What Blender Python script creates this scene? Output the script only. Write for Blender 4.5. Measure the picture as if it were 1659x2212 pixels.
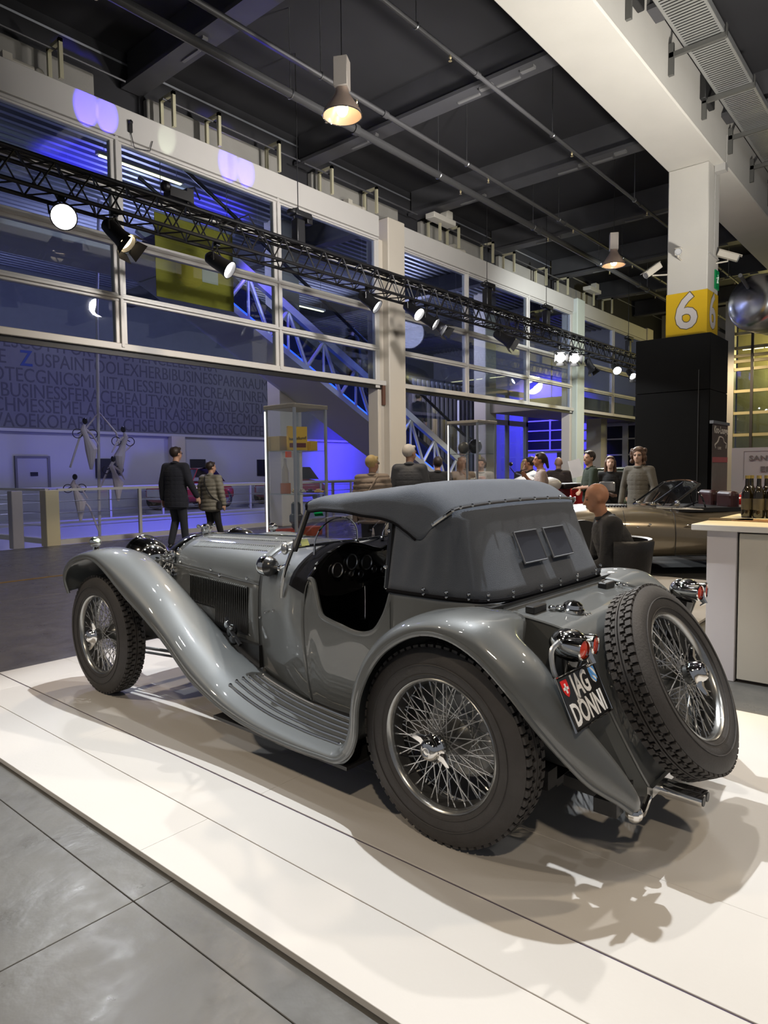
import bpy, bmesh, math, random
from mathutils import Vector, Matrix, Quaternion
PI = math.pi
random.seed(7)
for o in list(bpy.data.objects): bpy.data.objects.remove(o)
SC = bpy.context.scene
COL = SC.collection
V = Vector

# ---------------------------------------------------------------- camera
CAM_POS = V((0, 0, 1.371))
YAW, PITCH, ROLL = 0.704578, -0.0614708, -0.0106817
fw = V((math.cos(PITCH)*math.cos(YAW), math.cos(PITCH)*math.sin(YAW), math.sin(PITCH)))
rt = V((math.sin(YAW), -math.cos(YAW), 0)); up = rt.cross(fw)
c_, s_ = math.cos(ROLL), math.sin(ROLL)
r2, u2 = c_*rt + s_*up, -s_*rt + c_*up
cam = bpy.data.objects.new('camera', bpy.data.cameras.new('camera'))
COL.objects.link(cam)
m = Matrix.Identity(4)
for i in range(3):
    m[i][0], m[i][1], m[i][2], m[i][3] = r2[i], u2[i], -fw[i], CAM_POS[i]
cam.matrix_world = m
cam.data.sensor_fit = 'VERTICAL'; cam.data.sensor_height = 36.0
cam.data.lens = 36.0*1473.88/2212
cam.data.clip_start = 0.05; cam.data.clip_end = 200
SC.camera = cam

# ---------------------------------------------------------------- world, exposure
w = bpy.data.worlds.new('hall_air'); SC.world = w; w.use_nodes = True
w.node_tree.nodes['Background'].inputs[0].default_value = (0.86, 0.90, 1.0, 1)
w.node_tree.nodes['Background'].inputs[1].default_value = 0.165
SC.view_settings.view_transform = 'Standard'; SC.view_settings.look = 'None'
SC.view_settings.gamma = 1; SC.view_settings.exposure = 0.0
SC.view_settings.use_curve_mapping = False
cy = SC.cycles
cy.max_bounces = 7; cy.diffuse_bounces = 2; cy.glossy_bounces = 4
cy.transmission_bounces = 3; cy.transparent_max_bounces = 12
cy.caustics_reflective = False; cy.caustics_refractive = False
cy.sample_clamp_indirect = 4; cy.sample_clamp_direct = 0
cy.use_adaptive_sampling = True; cy.adaptive_threshold = 0.02
cy.use_denoising = True

# ---------------------------------------------------------------- lights
def light(kind, name, loc, energy, col=(1, 1, 1), target=None, angle=60, blend=0.3, r=0.06):
    L = bpy.data.lights.new(name, kind); L.energy = energy; L.color = col
    L.shadow_soft_size = r
    if kind == 'SPOT':
        L.spot_size = math.radians(angle); L.spot_blend = blend
    o = bpy.data.objects.new(name, L); COL.objects.link(o); o.location = loc
    if target is not None:
        o.rotation_euler = (V(target)-V(loc)).to_track_quat('-Z', 'Y').to_euler()
    return o
WARM = (1.0, 0.86, 0.68); COOL = (0.93, 0.97, 1.0); BLUE = (0.05, 0.03, 1.0)
# stage spots over the car (their bar hangs above the frame) and on the truss, plus added fills
light('SPOT', 'stage_and_fill_light', (3.1, 2.9, 6.1), 1400, COOL, (2.75, 2.5, 0), 52, 0.3, 0.035)
light('SPOT', 'stage_and_fill_light', (5.3, 2.4, 5.9), 460, (1, .95, .88), (2.3, 2.3, 0), 44, 0.35, 0.05)
light('SPOT', 'stage_and_fill_light', (3.4, -2.6, 5.6), 90, (1, .97, .92), (2.9, .9, 0.6), 34, 0.5, 0.10)  # added fill from behind the camera, no lamp known there
light('SPOT', 'stage_and_fill_light', (-0.6, 3.2, 5.6), 55, (1, .97, .92), (2.6, 2.2, 0.6), 60, 0.8, 0.20)  # added soft fill on the near side of the car
light('SPOT', 'stage_and_fill_light', (2.0, 4.9, 6.0), 240, COOL, (1.5, 2.9, 0), 22, 0.6, 0.04)
light('SPOT', 'stage_and_fill_light', (4.4, -1.0, 6.0), 200, COOL, (3.3, .1, 0), 26, 0.7, 0.04)
for k_, (x_, y_) in enumerate(((1.6, 1.2), (1.8, 4.4), (3.9, 5.2), (4.6, 4.0), (4.8, 0.9), (3.0, -.6), (0.9, 3.0))):  # added unseen fills that give small highlight specks
    light('SPOT', 'stage_and_fill_light', (x_, y_, 6.1), 24, (1, .97, .93), (2.7, 2.4, .5), 50, 0.7, 0.025)
LAMPS = [  # x, z, target, energy, colour, spot angle : the lit lamps of the truss
    (3.70, 4.29, (0.8, -0.2, 1.0), 170, COOL, 60), (4.34, 4.27, (6.4, 3.9, 0.0), 300, WARM, 36),
    (5.82, 4.24, (8.4, 3.0, 0.6), 500, COOL, 30), (8.92, 4.29, (10.9, 3.6, 0.6), 500, COOL, 30),
    (10.14, 4.34, (10.2, 3.0, 0.8), 450, COOL, 40), (10.60, 4.24, (12.6, 3.2, 0.8), 400, COOL, 34),
    (16.19, 4.20, (9.0, 2.6, 0.6), 750, COOL, 40), (16.99, 4.29, (11.0, 3.0, 0.6), 600, COOL, 40),
    (19.84, 4.29, (15.0, 4.0, 0.6), 400, COOL, 46)]
for x, z, t, e, c, a in LAMPS:
    d = (V(t)-V((x, 7.9, z))).normalized()
    light('SPOT', 'truss_spot_light', V((x, 7.9, z-0.02))+d*0.25, e, c, t, a, 0.35, 0.05)
# warm pendant lamps in two rows along the hall
PEND = [(6.09, 5.76, 5.62), (14.17, 5.70, 5.62)]
for p in PEND + [(-2.0, 5.76, 5.62), (6.1, -1.5, 5.62), (-2.0, -1.5, 5.62), (14.2, -1.5, 5.62), (22.2, 5.7, 5.6)]:
    light('SPOT', 'pendant_light', (p[0], p[1], p[2]-0.12), 480, (1, .82, .60), (p[0], p[1], 0), 150, 0.6, 0.12)
# bar counter: a small warm lamp over it
light('SPOT', 'bar_light', (5.7, 0.6, 3.2), 210, (1, .70, .15), (5.4, 0.9, 0.98), 50, 0.5, 0.08)
# lamps aimed up to wash the concrete beam
light('SPOT', 'beam_uplight', (8.6, 0.6, 2.6), 1250, (1, .95, .88), (9.6, 3.5, 6.2), 110, 0.8, 0.25)
light('SPOT', 'beam_uplight', (5.0, 1.6, 3.6), 430, (1, .97, .92), (7.2, 3.4, 6.2), 120, 0.9, 0.25)
# facade wash
light('SPOT', 'facade_light', (8.0, 3.6, 5.2), 1050, (1, .95, .92), (9.5, 9.5, 4.8), 120, 0.8, 0.2)
light('SPOT', 'facade_light', (16.6, 5.2, 5.2), 1000, (.96, 1, .98), (18.5, 9.5, 4.6), 100, 0.8, 0.2)
# blue lights of the atrium
light('SPOT', 'blue_light', (22.5, 17.2, 3.4), 3600, BLUE, (23.5, 22.0, 1.0), 84, 0.9, 0.2)
light('SPOT', 'blue_light', (12.0, 15.0, -1.6), 750, (.08, .07, 1), (11.0, 21.0, -0.8), 130, 0.9, 0.4)
light('SPOT', 'blue_light', (6.9, 13.4, 5.9), 700, BLUE, (6.7, 13.4, 7.6), 58, 0.5, 0.1)
light('SPOT', 'blue_light', (10.0, 13.9, 5.9), 900, BLUE, (9.9, 13.9, 7.6), 76, 0.5, 0.1)
light('SPOT', 'white_light', (7.9, 13.0, 5.9), 160, (.9, 1, .95), (7.85, 13.05, 7.6), 20, 0.3, 0.05)
light('SPOT', 'white_light', (8.7, 13.2, 5.9), 200, (.9, 1, .95), (8.75, 13.2, 7.6), 15, 0.3, 0.05)
light('SPOT', 'blue_light', (26.5, 15.0, 5.5), 2600, BLUE, (30.0, 15.4, 3.0), 90, 0.8, 0.2)
light('POINT', 'atrium_light', (9.0, 15.5, 6.2), 420, (.58, .58, 1), r=0.5)
light('POINT', 'atrium_light', (18.5, 14.5, 6.0), 420, (.72, .70, 1), r=0.5)
light('SPOT', 'blue_light', (13.4, 10.9, 5.6), 420, (.10, .18, 1), (13.6, 11.9, 2.6), 110, 0.8, 0.1)
light('SPOT', 'blue_light', (9.4, 10.6, 6.4), 420, (.16, .10, 1), (10.6, 13.0, 2.8), 80, 0.8, 0.1)
light('POINT', 'gallery_light', (27.0, 4.6, 5.0), 260, (1, .86, .35), r=0.4)
# blue and white streaks that the effect lights throw on the fascia
light('SPOT', 'effect_light', (4.75, 8.7, 5.6), 420, BLUE, (4.80, 9.4, 6.38), 20, 0.3, 0.02)
light('SPOT', 'effect_light', (7.2, 8.6, 5.6), 420, BLUE, (7.2, 9.4, 6.38), 22, 0.5, 0.02)
light('SPOT', 'effect_light', (5.05, 8.7, 5.6), 420, BLUE, (5.10, 9.4, 6.38), 18, 0.2, 0.02)
light('SPOT', 'effect_light', (6.3, 6.85, 5.7), 22, BLUE, (6.0, 6.7, 6.6), 60, 0.4, 0.02)
light('SPOT', 'effect_light', (7.5, 8.6, 5.6), 420, BLUE, (7.55, 9.4, 6.38), 20, 0.5, 0.02)
light('SPOT', 'effect_light', (5.9, 8.7, 5.6), 30, (.85, 1, .75), (6.05, 9.4, 6.40), 18, 0.5, 0.02)

# ---------------------------------------------------------------- materials
MATS = {}
def mat(name, col, rough=0.5, metal=0.0, coat=0.0, var=0.0, vscale=6.0, bump=0.0, bscale=40.0,
        emit=None, estr=0.0, trans=0.0, sheen=0.0, spec=0.5, stretch=None):
    if name in MATS: return MATS[name]
    m = bpy.data.materials.new(name); m.use_nodes = True; MATS[name] = m
    nt = m.node_tree; b = nt.nodes['Principled BSDF']
    b.inputs['Base Color'].default_value = (*col, 1); b.inputs['Roughness'].default_value = rough
    b.inputs['Metallic'].default_value = metal; b.inputs['Coat Weight'].default_value = coat
    b.inputs['Coat Roughness'].default_value = 0.03
    b.inputs['Transmission Weight'].default_value = trans; b.inputs['Sheen Weight'].default_value = sheen
    b.inputs['Specular IOR Level'].default_value = spec
    if emit: b.inputs['Emission Color'].default_value = (*emit, 1); b.inputs['Emission Strength'].default_value = estr
    if var or bump:
        tc = nt.nodes.new('ShaderNodeTexCoord'); src = tc.outputs['Object']
        if stretch:
            mp = nt.nodes.new('ShaderNodeMapping'); mp.inputs['Scale'].default_value = stretch
            nt.links.new(src, mp.inputs[0]); src = mp.outputs[0]
    if var:
        n = nt.nodes.new('ShaderNodeTexNoise'); n.inputs['Scale'].default_value = vscale; n.inputs['Detail'].default_value = 6
        nt.links.new(src, n.inputs['Vector'])
        r = nt.nodes.new('ShaderNodeMixRGB'); r.inputs[1].default_value = (*[max(0, c*(1-var)) for c in col], 1)
        r.inputs[2].default_value = (*[min(1, c*(1+var)) for c in col], 1)
        nt.links.new(n.outputs[0], r.inputs[0]); nt.links.new(r.outputs[0], b.inputs['Base Color'])
    if bump:
        n = nt.nodes.new('ShaderNodeTexNoise'); n.inputs['Scale'].default_value = bscale; n.inputs['Detail'].default_value = 4
        nt.links.new(src, n.inputs['Vector'])
        bp = nt.nodes.new('ShaderNodeBump'); bp.inputs['Strength'].default_value = bump; bp.inputs['Distance'].default_value = 0.01
        nt.links.new(n.outputs[0], bp.inputs['Height']); nt.links.new(bp.outputs[0], b.inputs['Normal'])
    return m
def glass(name, tint=(0.9, 0.92, 0.95), fac=0.10, rough=0.02):
    if name in MATS: return MATS[name]
    m = bpy.data.materials.new(name); m.use_nodes = True; MATS[name] = m; nt = m.node_tree
    nt.nodes.remove(nt.nodes['Principled BSDF']); out = nt.nodes['Material Output']
    t = nt.nodes.new('ShaderNodeBsdfTransparent'); t.inputs[0].default_value = (*tint, 1)
    g = nt.nodes.new('ShaderNodeBsdfGlossy'); g.inputs['Roughness'].default_value = rough; g.inputs[0].default_value = (1, 1, 1, 1)
    mx = nt.nodes.new('ShaderNodeMixShader'); lw = nt.nodes.new('ShaderNodeLayerWeight'); lw.inputs[0].default_value = 0.25
    ml = nt.nodes.new('ShaderNodeMath'); ml.operation = 'MULTIPLY_ADD'; ml.inputs[1].default_value = 0.28; ml.inputs[2].default_value = fac
    nt.links.new(lw.outputs['Fresnel'], ml.inputs[0]); nt.links.new(ml.outputs[0], mx.inputs[0])
    nt.links.new(t.outputs[0], mx.inputs[1]); nt.links.new(g.outputs[0], mx.inputs[2]); nt.links.new(mx.outputs[0], out.inputs[0])
    return m
PAINT = mat('gunmetal_paint', (0.118, 0.127, 0.130), 0.46, 0.15, 1.0, 0.05, 300)
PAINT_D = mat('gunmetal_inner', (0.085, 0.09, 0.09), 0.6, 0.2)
CHROME = mat('chrome', (0.86, 0.86, 0.85), 0.06, 1.0)
STEEL = mat('brushed_steel', (0.62, 0.63, 0.64), 0.3, 1.0)
SILVER = mat('silver_wheel_paint', (0.16, 0.165, 0.165), 0.30, 0.8, 0.4)
RUBBER = mat('tyre_rubber', (0.045, 0.042, 0.042), 0.62, 0, 0, 0.25, 20, 0.15, 120)
BLACK = mat('black_satin', (0.012, 0.012, 0.013), 0.45)
BLACKG = mat('black_gloss', (0.010, 0.010, 0.011), 0.12, 0, 0.6)
LEATHER = mat('black_leather', (0.015, 0.014, 0.014), 0.4, 0, 0, 0.2, 30, 0.2, 90)
CLOTH = mat('hood_canvas', (0.066, 0.078, 0.102), 0.9, 0, 0, 0.14, 9, 0.5, 420, sheen=0.12)
CLOTH_D = mat('hood_canvas_dark', (0.008, 0.008, 0.010), 0.95, 0, 0, 0.15, 9, 0.4, 420, spec=0.1)
RED = mat('red_lens', (0.55, 0.03, 0.01), 0.12, 0, 1.0, emit=(0.7, .05, .01), estr=0.12)
WHITE = mat('white_laminate', (0.72, 0.70, 0.68), 0.45, 0, 0, 0.02, 3)
STAGE = mat('stage_board', (0.59, 0.565, 0.535), 0.5, 0, 0, 0.03, 2.5, 0.05, 60)
CONC = mat('pale_concrete', (0.60, 0.58, 0.53), 0.8, 0, 0, 0.08, 1.6, 0.15, 30)
CONCG = mat('grey_concrete', (0.27, 0.26, 0.235), 0.85, 0, 0, 0.2, 2.0, 0.3, 30)
FRAME = mat('cream_metal', (0.62, 0.60, 0.57), 0.4, 0.1, 0.1, 0.03, 3)
DARKC = mat('dark_ceiling', (0.020, 0.020, 0.023), 0.85, 0, 0, 0.3, 1.5)
JOIST = mat('joist_steel', (0.085, 0.085, 0.092), 0.55, 0.3, 0, 0.25, 2.0)
PIPE = mat('pipe_grey', (0.06, 0.06, 0.062), 0.45, 0.3)
GLASS = glass('facade_glass', (0.80, 0.86, 0.93), 0.05)
GLASSC = glass('case_glass', (0.975, 0.985, 0.985), 0.012)
GLASSW = glass('windscreen_glass', (0.80, 0.80, 0.88), 0.04)
YELLOW = mat('yellow_paint', (0.72, 0.46, 0.01), 0.5, 0, 0, 0.05, 4)
LAMPW = mat('lamp_white', (1, 1, 1), 0.5, emit=(1, 0.98, 0.95), estr=26)
LAMPY = mat('lamp_warm', (1, .9, .7), 0.5, emit=(1, 0.78, 0.45), estr=14)
TRUSSM = mat('truss_black', (0.012, 0.012, 0.014), 0.4, 0.3)

# ---------------------------------------------------------------- helpers
def cr(pts, n):
    """catmull-rom through pts, n samples per span"""
    P = [V(p) for p in pts]; out = []
    for i in range(len(P)-1):
        a = P[i-1] if i else P[0]*2-P[1]
        b, c = P[i], P[i+1]
        d = P[i+2] if i+2 < len(P) else P[-1]*2-P[-2]
        for k in range(n):
            t = k/n
            out.append(0.5*((2*b)+(c-a)*t+(2*a-5*b+4*c-d)*t*t+(3*b-a-3*c+d)*t**3))
    out.append(P[-1].copy())
    return out
def frame_of(d):
    d = V(d).normalized(); a = V((0, 0, 1)) if abs(d.z) < 0.95 else V((1, 0, 0))
    u = d.cross(a).normalized(); return u, d.cross(u).normalized()*-1
class MB:
    def __init__(s): s.v = []; s.f = []
    def add(s, vs, fs):
        n = len(s.v); s.v += [tuple(v) for v in vs]; s.f += [tuple(i+n for i in f) for f in fs]; return s
    def box(s, x0, x1, y0, y1, z0, z1):
        v = [(x, y, z) for x in (x0, x1) for y in (y0, y1) for z in (z0, z1)]
        return s.add(v, [(0, 1, 3, 2), (4, 6, 7, 5), (0, 4, 5, 1), (2, 3, 7, 6), (0, 2, 6, 4), (1, 5, 7, 3)])
    def obox(s, c, sz, M=None):
        M = M or Matrix.Identity(3); c = V(c)
        v = [c + M @ V((x*sz[0]/2, y*sz[1]/2, z*sz[2]/2)) for x in (-1, 1) for y in (-1, 1) for z in (-1, 1)]
        return s.add(v, [(0, 1, 3, 2), (4, 6, 7, 5), (0, 4, 5, 1), (2, 3, 7, 6), (0, 2, 6, 4), (1, 5, 7, 3)])
    def bar(s, p0, p1, wdt, hgt, upv=(0, 0, 1)):
        p0, p1 = V(p0), V(p1); d = (p1-p0); L = d.length; d.normalize()
        upv = V(upv)
        if abs(d.dot(upv)) > .98: upv = V((1, 0, 0))
        sd = d.cross(upv).normalized(); u = sd.cross(d)
        M = Matrix((d, sd, u)).transposed()
        return s.obox((p0+p1)/2, (L, wdt, hgt), M)
    def tube(s, pts, r, n=8, closed=False, caps=True):
        P = [V(p) for p in pts]; N = len(P); R = r if isinstance(r, (list, tuple)) else [r]*N
        base = len(s.v); u = None
        for i in range(N):
            if closed: t = (P[(i+1) % N]-P[i-1]).normalized()
            else: t = (P[min(i+1, N-1)]-P[max(i-1, 0)]).normalized()
            if u is None: u, w_ = frame_of(t)
            else:
                u = (u - t*u.dot(t))
                u = u.normalized() if u.length > 1e-6 else frame_of(t)[0]
            w_ = t.cross(u)
            for k in range(n):
                a = 2*PI*k/n; s.v.append(tuple(P[i]+R[i]*(math.cos(a)*u+math.sin(a)*w_)))
        for i in range(N if closed else N-1):
            j = (i+1) % N
            for k in range(n):
                s.f.append((base+i*n+k, base+i*n+(k+1) % n, base+j*n+(k+1) % n, base+j*n+k))
        if caps and not closed:
            s.f.append(tuple(base+k for k in reversed(range(n)))); s.f.append(tuple(base+(N-1)*n+k for k in range(n)))
        return s
    def cyl(s, p0, p1, r0, r1=None, n=12): return s.tube([p0, p1], [r0, r0 if r1 is None else r1], n)
    def lathe(s, prof, o, axis=(0, 0, 1), n=24, caps=False, closed=False):
        """prof: list of (radius, height along axis)"""
        ax = V(axis).normalized(); u, w_ = frame_of(ax); o = V(o); base = len(s.v); N = len(prof)
        for r, h in prof:
            for k in range(n):
                a = 2*PI*k/n; s.v.append(tuple(o+ax*h+r*(math.cos(a)*u+math.sin(a)*w_)))
        for i in range(N if closed else N-1):
            j = (i+1) % N
            for k in range(n):
                s.f.append((base+i*n+k, base+i*n+(k+1) % n, base+j*n+(k+1) % n, base+j*n+k))
        if caps:
            s.f.append(tuple(base+k for k in reversed(range(n)))); s.f.append(tuple(base+(N-1)*n+k for k in range(n)))
        return s
    def grid(s, G, wrapv=False):
        base = len(s.v); nu, nv = len(G), len(G[0])
        for row in G:
            for p in row: s.v.append(tuple(p))
        for i in range(nu-1):
            for j in range(nv if wrapv else nv-1):
                k = (j+1) % nv
                s.f.append((base+i*nv+j, base+i*nv+k, base+(i+1)*nv+k, base+(i+1)*nv+j))
        return s
    def prism(s, poly, vec):
        P = [V(p) for p in poly]; n = len(P); vec = V(vec); base = len(s.v)
        s.v += [tuple(p) for p in P]+[tuple(p+vec) for p in P]
        s.f.append(tuple(base+i for i in reversed(range(n)))); s.f.append(tuple(base+n+i for i in range(n)))
        for i in range(n):
            j = (i+1) % n; s.f.append((base+i, base+j, base+n+j, base+n+i))
        return s
    def ell(s, c, r, n=12, m=8, M=None):
        c = V(c); M = M or Matrix.Identity(3)
        if not isinstance(r, (tuple, list)): r = (r, r, r)
        base = len(s.v); s.v.append(tuple(c+M @ V((0, 0, r[2]))))
        for i in range(1, m):
            t = PI*i/m
            for k in range(n):
                a = 2*PI*k/n
                s.v.append(tuple(c+M @ V((r[0]*math.sin(t)*math.cos(a), r[1]*math.sin(t)*math.sin(a), r[2]*math.cos(t)))))
        s.v.append(tuple(c-M @ V((0, 0, r[2])))); e = len(s.v)-1
        for k in range(n):
            s.f.append((base, base+1+k, base+1+(k+1) % n)); s.f.append((e, base+1+(m-2)*n+(k+1) % n, base+1+(m-2)*n+k))
        for i in range(m-2):
            for k in range(n):
                a = base+1+i*n+k; b = base+1+i*n+(k+1) % n
                s.f.append((a, a+n, b+n, b))
        return s
    def cap(s, p0, r0, p1, r1, n=10):
        """tapered capsule (closed)"""
        p0, p1 = V(p0), V(p1); d = p1-p0; L = max(d.length, 1e-5); ax = d/L
        prof = []
        for i in range(0, 4): a = PI/2*i/3.0; prof.append((max(r0*math.sin(a), 1e-4), -r0*math.cos(a)))
        for i in range(3, -1, -1): a = PI/2*i/3.0; prof.append((max(r1*math.sin(a), 1e-4), L+r1*math.cos(a)))
        return s.lathe(prof, p0, ax, n, caps=True)
    def mirror(s, fn=None):
        n = len(s.v); s.v += [(x, -y, z) for x, y, z in s.v]; s.f += [tuple(i+n for i in reversed(f)) for f in s.f]; return s
    def data(s, name, m, smooth=30):
        me = bpy.data.meshes.new(name); me.from_pydata(s.v, [], s.f); me.validate()
        if smooth:
            me.shade_smooth()
            me.set_sharp_from_angle(angle=math.radians(smooth))
        if m: me.materials.append(m)
        me.update(); return me
    def build(s, name, m, parent=None, smooth=30, loc=None, rz=None):
        bm_ = s.data(name, m, smooth)
        b = bmesh.new(); b.from_mesh(bm_); bmesh.ops.recalc_face_normals(b, faces=b.faces); b.to_mesh(bm_); b.free()
        if smooth: bm_.set_sharp_from_angle(angle=math.radians(smooth))
        o = bpy.data.objects.new(name, bm_); COL.objects.link(o)
        if parent: o.parent = parent
        if loc is not None: o.location = loc
        if rz is not None: o.rotation_euler.z = rz
        return o
def tag(o, label=None, cat=None, group=None, kind=None):
    if label: o['label'] = label
    if cat: o['category'] = cat
    if group: o['group'] = group
    if kind: o['kind'] = kind
    return o
def thing(name, label, cat, loc=(0, 0, 0), rz=0, group=None, kind=None):
    o = bpy.data.objects.new(name, None); COL.objects.link(o); o.location = loc; o.rotation_euler.z = rz
    o.empty_display_size = 0.1
    return tag(o, label, cat, group, kind)
def link_copy(o, parent, M=None, name=None):
    c = o.copy(); COL.objects.link(c); c.parent = parent
    if M is not None: c.matrix_local = M
    return c
def copy_tree(o, parent=None, label=None, loc=None, rz=None):
    c = o.copy(); COL.objects.link(c); c.parent = parent
    for ch in list(o.children): copy_tree(ch, c)
    if label: c['label'] = label
    if loc is not None: c.location = loc
    if rz is not None: c.rotation_euler.z = rz
    return c
def solid(o, th, off=-1):
    md = o.modifiers.new('thickness', 'SOLIDIFY'); md.thickness = th; md.offset = off; return o
def bevel(o, w_, seg=2):
    md = o.modifiers.new('edge', 'BEVEL'); md.width = w_; md.segments = seg; md.limit_method = 'ANGLE'; md.harden_normals = False; return o
def blob(mb, name, m, parent=None, voxel=0.012, sm=4, fac=0.5):
    me = bpy.data.meshes.new('tmp'); me.from_pydata(mb.v, [], mb.f)
    t = bpy.data.objects.new('tmp', me); COL.objects.link(t)
    r = t.modifiers.new('r', 'REMESH'); r.mode = 'VOXEL'; r.voxel_size = voxel
    if sm:
        q = t.modifiers.new('s', 'SMOOTH'); q.factor = fac; q.iterations = sm
    dg = bpy.context.evaluated_depsgraph_get(); dg.update()
    res = bpy.data.meshes.new_from_object(t.evaluated_get(dg)); res.name = name
    bpy.data.objects.remove(t); bpy.data.meshes.remove(me)
    res.materials.clear(); res.materials.append(m); res.shade_smooth()
    o = bpy.data.objects.new(name, res); COL.objects.link(o)
    if parent: o.parent = parent
    return o
def text(name, s, size, m, parent, M, ext=0.002, align='LEFT', sx=1.0, off=0.0):
    """flat lettering; M is a 4x4 local matrix (text lies in its xy plane)"""
    cu = bpy.data.curves.new('t', 'FONT'); cu.body = s; cu.size = size; cu.extrude = ext; cu.align_x = align; cu.offset = off
    cu.resolution_u = 3
    t = bpy.data.objects.new('t', cu); COL.objects.link(t)
    dg = bpy.context.evaluated_depsgraph_get(); me = bpy.data.meshes.new_from_object(t.evaluated_get(dg))
    bpy.data.objects.remove(t); bpy.data.curves.remove(cu)
    me.materials.clear(); me.materials.append(m); me.name = name
    me.transform(Matrix.Diagonal((sx, 1, 1, 1)))
    o = bpy.data.objects.new(name, me); COL.objects.link(o); o.parent = parent; o.matrix_local = M
    return o
def axes(o, x, y):
    """matrix with origin o, x axis x, y axis y"""
    x = V(x).normalized(); y = (V(y)-x*V(y).dot(x)).normalized(); z = x.cross(y)
    M = Matrix.Identity(4)
    for i in range(3): M[i][0], M[i][1], M[i][2], M[i][3] = x[i], y[i], z[i], o[i]
    return M
# ================================================================ HALL
FZ = -0.03
# concrete floor in cast slabs
flo = thing('floor', None, None, kind='structure')
MB().box(-6, 31, -8, 13.45, FZ-0.2, FZ-0.02).build('bed', mat('joint_grey', (.09, .09, .085), .8), flo)
fm = mat('polished_concrete', (0.120, 0.117, 0.11), 0.42, 0, 0, 0.32, 2.2, 0.35, 9, spec=0.6)
def tune_floor(m):
    nt = m.node_tree; b = nt.nodes['Principled BSDF']; tc = [n for n in nt.nodes if n.type == 'TEX_COORD'][0]
    n = nt.nodes.new('ShaderNodeTexNoise'); n.inputs['Scale'].default_value = 5.0; n.inputs['Detail'].default_value = 9; n.inputs['Roughness'].default_value = 0.7
    nt.links.new(tc.outputs['Object'], n.inputs['Vector'])
    mr = nt.nodes.new('ShaderNodeMapRange'); mr.inputs[1].default_value = 0.35; mr.inputs[2].default_value = 0.65
    mr.inputs[3].default_value = 0.26; mr.inputs[4].default_value = 0.5
    nt.links.new(n.outputs[0], mr.inputs[0]); nt.links.new(mr.outputs[0], b.inputs['Roughness'])
    # hairline cracks: thin edges of a distorted cell pattern
    v = nt.nodes.new('ShaderNodeTexVoronoi'); v.feature = 'DISTANCE_TO_EDGE'; v.inputs['Scale'].default_value = 1.1
    mx = nt.nodes.new('ShaderNodeMixRGB'); mx.inputs[0].default_value = 0.35
    nt.links.new(tc.outputs['Object'], mx.inputs[1]); nt.links.new(n.outputs['Color'], mx.inputs[2]); nt.links.new(mx.outputs[0], v.inputs['Vector'])
    cmp_ = nt.nodes.new('ShaderNodeMath'); cmp_.operation = 'LESS_THAN'; cmp_.inputs[1].default_value = 0.0035
    nt.links.new(v.outputs['Distance'], cmp_.inputs[0])
    old = b.inputs['Base Color'].links[0].from_socket
    m2 = nt.nodes.new('ShaderNodeMixRGB'); m2.inputs[2].default_value = (0.10, 0.098, 0.095, 1)
    mm = nt.nodes.new('ShaderNodeMath'); mm.operation = 'MULTIPLY'; mm.inputs[1].default_value = 0.6
    nt.links.new(cmp_.outputs[0], mm.inputs[0]); nt.links.new(mm.outputs[0], m2.inputs[0])
    nt.links.new(old, m2.inputs[1]); nt.links.new(m2.outputs[0], b.inputs['Base Color'])
tune_floor(fm)
for i in range(-1, 10):
    for j in range(-2, 4):
        x0, x1 = 1.10+3*(i-1), 1.10+3*i
        y0, y1 = 2.03+3*(j-1), 2.03+3*j
        if j == 3: y1 = 13.45 if False else y1
        g = 0.0018
        bevel(MB().box(x0+g, x1-g, y0+g, y1-g, FZ-0.03, FZ).build('slab', fm, flo, smooth=0), 0.0015, 1)
for i in range(-1, 10):
    MB().box(1.10+3*(i-1)+.003, 1.10+3*i-.003, 11.036, 13.44, FZ-0.03, FZ).build('slab', fm, flo, smooth=0)
# bottom track of the sliding facade
MB().box(2, 26, 9.40, 9.46, FZ, FZ+0.006).build('track', mat('brass_track', (0.45, 0.28, 0.05), 0.4, 0.6), flo, smooth=0)

# display platform (white boards)
pf = thing('display_platform', 'long low white stage of boards carrying the grey vintage roadster', 'platform')
def board(x0, x1, y0, y1, m=STAGE, z=0.0, par=pf, name='board'):
    g = 0.0005
    return bevel(MB().box(x0+g, x1-g, y0+g, y1-g, z-0.022, z).build(name, m, par, smooth=0), 0.0012, 1)
for y0, y1 in ((-1.6, 2.24), (2.24, 4.64), (4.64, 5.05)):
    board(1.245, 1.54, y0, y1)
for y0, y1 in ((-1.6, 0.1), (0.1, 3.44), (3.44, 4.64), (4.64, 5.05)):
    board(1.543, 1.798, y0, y1)
for y0, y1 in ((-1.6, 2.24), (2.24, 4.64), (4.64, 5.05)):
    board(1.806, 2.26, y0, y1); board(2.26, 4.15, y0, y1)
MB().box(1.250, 4.145, -1.6, 5.045, FZ+0.001, -0.0225).build('frame', mat('stage_edge', (0.30, 0.27, 0.24), 0.7), pf, smooth=0)
MB().box(1.7985, 1.8055, -1.6, 5.045, -0.0222, -0.004).build('joint_strip', mat('violet_joint', (0.035, 0.02, 0.06), 0.6), pf, smooth=0)
pf2 = thing('display_platform', 'second white platform behind the roadster, in front of the brown sports car', 'platform')
for k in range(3):
    board(5.9+k*0.95, 6.85+k*0.95, 1.75, 4.6, STAGE, 0.0, pf2)
MB().box(5.91, 8.74, 1.76, 4.59, FZ+0.001, -0.0225).build('frame', MATS['stage_edge'], pf2, smooth=0)
cp = MB().box(8.76, 12.1, 0.2, 5.9, FZ+0.001, FZ+0.012).build('carpet', mat('dark_carpet', (0.03, 0.03, 0.03), 0.95, 0, 0, 0.2, 40), None, smooth=0)
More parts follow.
